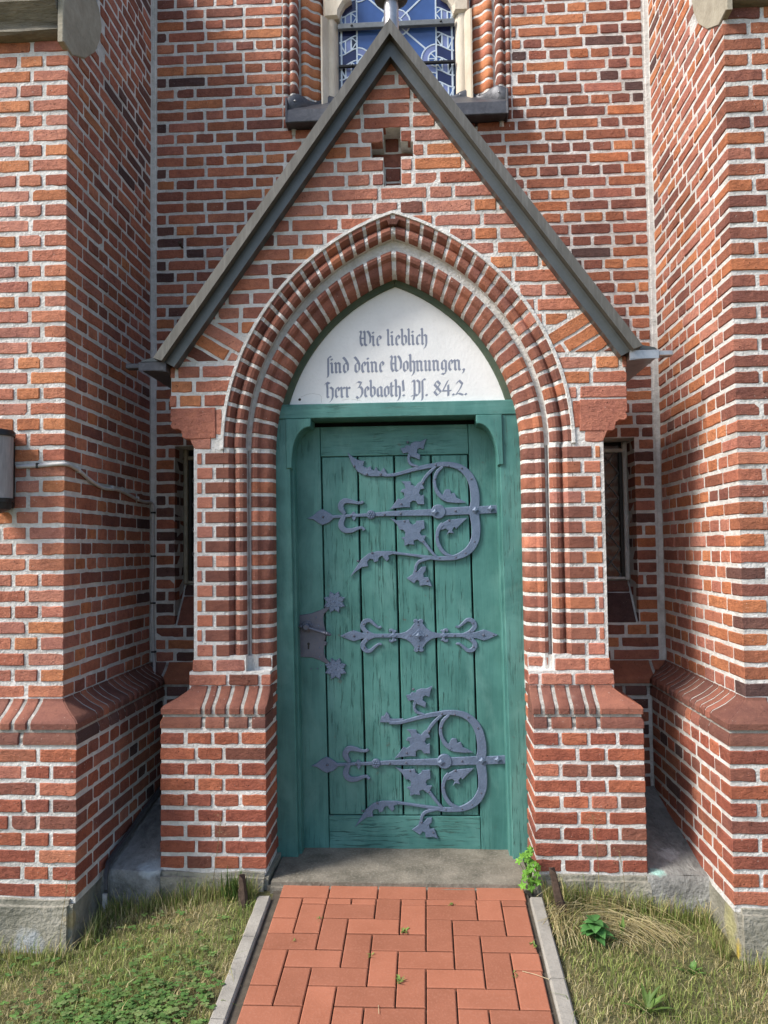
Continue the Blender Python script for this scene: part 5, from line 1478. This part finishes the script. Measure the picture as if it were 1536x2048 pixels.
def leafblade(P, d, L, w, tint, fold=.25, tip=1.0, nseg=4, droop=.3):
    """one leaf: a folded, drooping strip"""
    m = []; d = Vector(d).normalized(); sd = d.cross(Vector((0, 0, 1)))
    if sd.length < .01: sd = Vector((1, 0, 0))
    sd.normalize(); up = sd.cross(d)
    v = []; f = []
    for i in range(nseg+1):
        t = i/nseg; ww = w*math.sin(PI*min(1, (t*.92+.06))**.8)*tip
        c = Vector(P)+d*(L*t)-Vector((0, 0, 1))*(droop*L*t*t)
        v += [c-sd*ww+up*(ww*fold), c, c+sd*ww+up*(ww*fold)]
    for i in range(nseg):
        a = i*3; f += [(a, a+1, a+4, a+3), (a+1, a+2, a+5, a+4)]
    return v, f, tint
def jig(c, a=.15): g = R.uniform(1-a, 1+a); return tuple(x*g for x in c)
# clover patch
m = MB()
for i in range(1050):
    x = R.gauss(-1.08, .24); y = R.gauss(-1.05, .16)
    if R.random() < .25: x, y = R.uniform(-2.0, -.72), R.uniform(-1.6, -.3)
    if blocked(x, y): continue
    z = gz(x, y)+R.uniform(.012, .042); a0 = R.uniform(0, 6.28); r_ = R.uniform(.006, .012); t = jig(R.choice([(.095, .19, .05), (.12, .20, .06), (.075, .16, .045), (.15, .21, .08)]), .25)
    for k in range(3):
        a = a0+k*2.094; c = Vector((x+math.cos(a)*r_, y+math.sin(a)*r_, z+R.uniform(-.003, .004)))
        v = [c+Vector((math.cos(a+q)*r_, math.sin(a+q)*r_*.95, R.uniform(-.002, .002))) for q in np.linspace(0, 2*PI, 6)[:-1]]
        m.add(v, [(0, 1, 2, 3, 4)], t)
o = m.build('clover', M_LEAF, None, loc=(-1.05, -1.05, gz(-1.05, -1.05))); tag(o, 'patch of low green clover in the left lawn', kind='stuff')
# dry straw swept round the right kerb end
m = MB()
for i in range(360):
    a = R.uniform(.15*PI, 1.02*PI); rad = R.gauss(.20, .085)
    c = Vector((.97, -.55, 0)); p0 = c+Vector((math.cos(a)*rad*1.25, math.sin(a)*rad*1.15, 0))
    if p0.x < .70: p0.x = .70+R.uniform(0, .03)
    if p0.y > -.18: p0.y = -.18-R.uniform(0, .03)
    L = R.uniform(.06, .20); dr = Vector((-math.sin(a), math.cos(a)*.9, 0)).normalized()*(1 if R.random() < .8 else -1)+Vector((R.gauss(0, .25), R.gauss(0, .25), 0))
    p1 = p0-dr*L*.5; p2 = p0+dr*L*.5
    pts = [p1, (p1+p2)/2, p2]
    z0_ = R.uniform(.012, .05)
    pts = [Vector((q.x, min(q.y, -.17), gz(q.x, q.y)+z0_+(.012 if k == 1 else R.uniform(-.01, .01)))) for k, q in enumerate(pts)]
    m.tube(pts, R.uniform(.0007, .0012), 3, tint=jig(R.choice(DRY[1:4])), caps=False)
o = m.build('straw', M_LEAF, None, loc=(.97, -.5, gz(.97, -.5))); tag(o, 'swept ring of dry straw beside the right kerb', kind='stuff')

def plant(name, label, cat, P, group=None): return thing(name, label, cat, P, group)
# celandine at the right jamb
p = plant('celandine_plant', 'bright green lobed-leaf plant growing at the right foot of the door', 'plant', (.635, -.165, -.02))
def lobed(c, n_, r_, tint, m):
    n_ = Vector(n_).normalized(); a = n_.cross(Vector((0, 0, 1))); a = a.normalized() if a.length > .05 else Vector((1, 0, 0)); b = n_.cross(a)
    K = 15; ph = R.uniform(0, 6.28); v = [Vector(c)]
    for i in range(K):
        t = i/K*2*PI; rr = r_*(.72+.28*math.cos(5*t+ph))*(1+R.uniform(-.06, .06))
        v.append(Vector(c)+(a*math.cos(t)+b*math.sin(t))*rr+n_*R.uniform(-.004, .004))
    m.add(v, [(0, i+1, (i+1) % K+1) for i in range(K)], tint)
stem = MB()
for i in range(30):
    a = R.uniform(-PI, .15); h = R.uniform(.02, .21); rad = R.uniform(.015, .06)*(1.3-h*3)
    c = Vector((.64+math.cos(a)*rad-.012, -.175+math.sin(a)*rad*.7, h-.02))
    c.x = min(c.x, .662) if c.y > -.17 else c.x
    stem.tube([(.642, -.172, -.03), ((c.x+.642)/2, (c.y-.172)/2, h*.6-.02), c], [.0022, .0017, .0012], 4, tint=(.16, .25, .06))
    m = MB(); lobed(c, (math.cos(a)*.3, -.7, R.uniform(.4, .9)), R.uniform(.014, .027), jig((.15, .33, .045), .22), m); m.build('leaf', M_LEAF, p)
stem.build('stem', M_LEAF, p)
# broad-leaved weed in the right lawn
p = plant('broadleaf_weed', 'broad-leaved green weed in the dry grass right of the path', 'plant', (.87, -.52, gz(.87, -.52)))
st_ = MB(); B0 = Vector((.87, -.52, gz(.87, -.52)))
st_.tube([B0, B0+Vector((.004, .0, .045)), B0+Vector((.0, .0, .085))], [.004, .003, .002], 5, tint=(.12, .17, .05)); st_.build('stem', M_LEAF, p)
for i in range(20):
    a = i*2.4+R.uniform(-.3, .3); h = .02+.075*(i/20); d = Vector((math.cos(a), math.sin(a), R.uniform(.15, .6)))
    v, f, t = leafblade(B0+Vector((0, 0, h)), d, R.uniform(.065, .10)*(1.15-.45*i/20), R.uniform(.022, .033), jig((.075, .20, .055), .25), .3, 1, 4, .4)
    m = MB(); m.add(v, f, t); m.build('leaf', M_LEAF, p)
# plantain rosette, tall blades
for nm, lb, P, n, L, w, t in (('plantain', 'long-leaved plantain rosette low in the right lawn', (.98, -.93), 13, .13, .010, (.10, .17, .04)),
                              ('dock_shoot', 'single upright pale green dock shoot behind the weed on the right', (1.005, -.45), 3, .17, .010, (.16, .26, .07)),
                              ('grass_tuft', 'dense tall grass tuft at the left foot of the portal', (-.80, -.235), 60, .20, .003, (.06, .115, .025)),
                              ('tall_weed', 'small leafy weed in the corner by the right buttress', (1.25, -.62), 14, .07, .011, (.10, .2, .05))):
    B0 = Vector((P[0], P[1], gz(*P))); p = plant(nm, lb, 'plant' if nm != 'grass_tuft' else 'grass', B0)
    for i in range(n):
        a = R.uniform(0, 6.28); up_ = R.uniform(.5, 1.6) if nm == 'plantain' else (R.uniform(3, 9) if nm in ('dock_shoot', 'grass_tuft') else R.uniform(.6, 2))
        o_ = Vector((R.gauss(0, .03), R.gauss(0, .012), 0)) if nm == 'grass_tuft' else Vector((R.gauss(0, .004), R.gauss(0, .004), 0))
        v, f, t_ = leafblade(B0+o_-Vector((0, 0, .005)), (math.cos(a), math.sin(a)-.2, up_), L*R.uniform(.6, 1.15), w*R.uniform(.7, 1.2), jig(t, .25), .3, 1, 4, .25)
        m = MB(); m.add(v, f, t_); m.build('leaf', M_LEAF, p)
# thin flowering grass stalks against the masonry
for x, y, h, lb in ((-.905, -.20, .40, 'single thin grass stalk in front of the left pier'), (.925, -.21, .42, 'thin grass stalk in front of the right pier'), (1.04, -.24, .30, 'bent seeding stalk nearer the right corner of the portal'), (-1.50, -.55, .36, 'pale feathery grass head by the left buttress corner')):
    z = gz(x, y); p = plant('grass_stalk', lb, 'grass', (x, y, z), 'thin seeding grass stalks by the masonry')
    m = MB(); pts = [Vector((x+.03*math.sin(t*2+x), y-.01*t, z+h*t)) for t in np.linspace(0, 1, 7)]; m.tube(pts, .0012, 4, tint=(.24, .19, .09)); m.build('stalk', M_LEAF, p)
    m = MB()
    for i in range(26):
        q = pts[-1]+Vector((R.gauss(0, .018), R.gauss(0, .008), R.uniform(-.09, .01))); v, f, t_ = leafblade(q, (R.uniform(-1, 1), R.uniform(-1, 0), .5), .014, .0022, jig((.42, .36, .22)), .2, 1, 2); m.add(v, f, t_)
    m.build('seed_head', M_LEAF, p)
# weeds in the joints of the paving
for x, v_, n, L, w, lb in ((.034, .335, 12, .026, .008, 'small bright green weed between pavers at the centre of the path'), (-.103, .525, 8, .022, .004, 'sprig in a joint left of the path centre'), (.022, .685, 16, .030, .005, 'feathery weed nearest the camera in the paving'),
                           (.25, .115, 8, .022, .005, 'little pale weed in the paving close to the doorstep'), (.585, .43, 9, .022, .008, 'weed at the right edge of the pavers by the kerb'), (-.36, .26, 6, .018, .003, 'tiny sprig on the left side of the paving'),
                           (.49, .63, 7, .02, .004, 'dark moss sprig on the right of the paving'), (-.45, .42, 6, .016, .003, 'tiny brownish sprig near the left edge of the pavers')):
    B0 = SO+Vector((x, 0, 0))-SD*v_+SN*.001; p = plant('paving_weed', lb, 'weed', B0, 'weeds in the paving joints')
    for i in range(n):
        a = R.uniform(0, 6.28); s_ = Vector((R.gauss(0, .006), R.gauss(0, .012), 0))
        q, f, t_ = leafblade(B0+s_, (math.cos(a), math.sin(a), R.uniform(.3, 1.4)), L*R.uniform(.6, 1.2), w*.6, jig((.16, .24, .06), .3), .3, 1, 3, .3)
        m = MB(); m.add(q, f, t_); m.build('leaf', M_LEAF, p)
for P0_, P1_, lb in (((.52, .61), (.62, .66), 'dry straw lying on the pavers by the right kerb'), ((-.055, .83), (-.05, .88), 'short pale straw lying near the path centre')):
    a = SO+Vector((P0_[0], 0, 0))-SD*P0_[1]+SN*.003; b = SO+Vector((P1_[0], 0, 0))-SD*P1_[1]+SN*.004
    m = MB(); m.tube([a, a.lerp(b, .5)+SN*.003, b], .0012, 4, tint=(.55, .46, .30)); tag(m.build('straw_stalk', M_LEAF, None, loc=a), lb, 'straw')
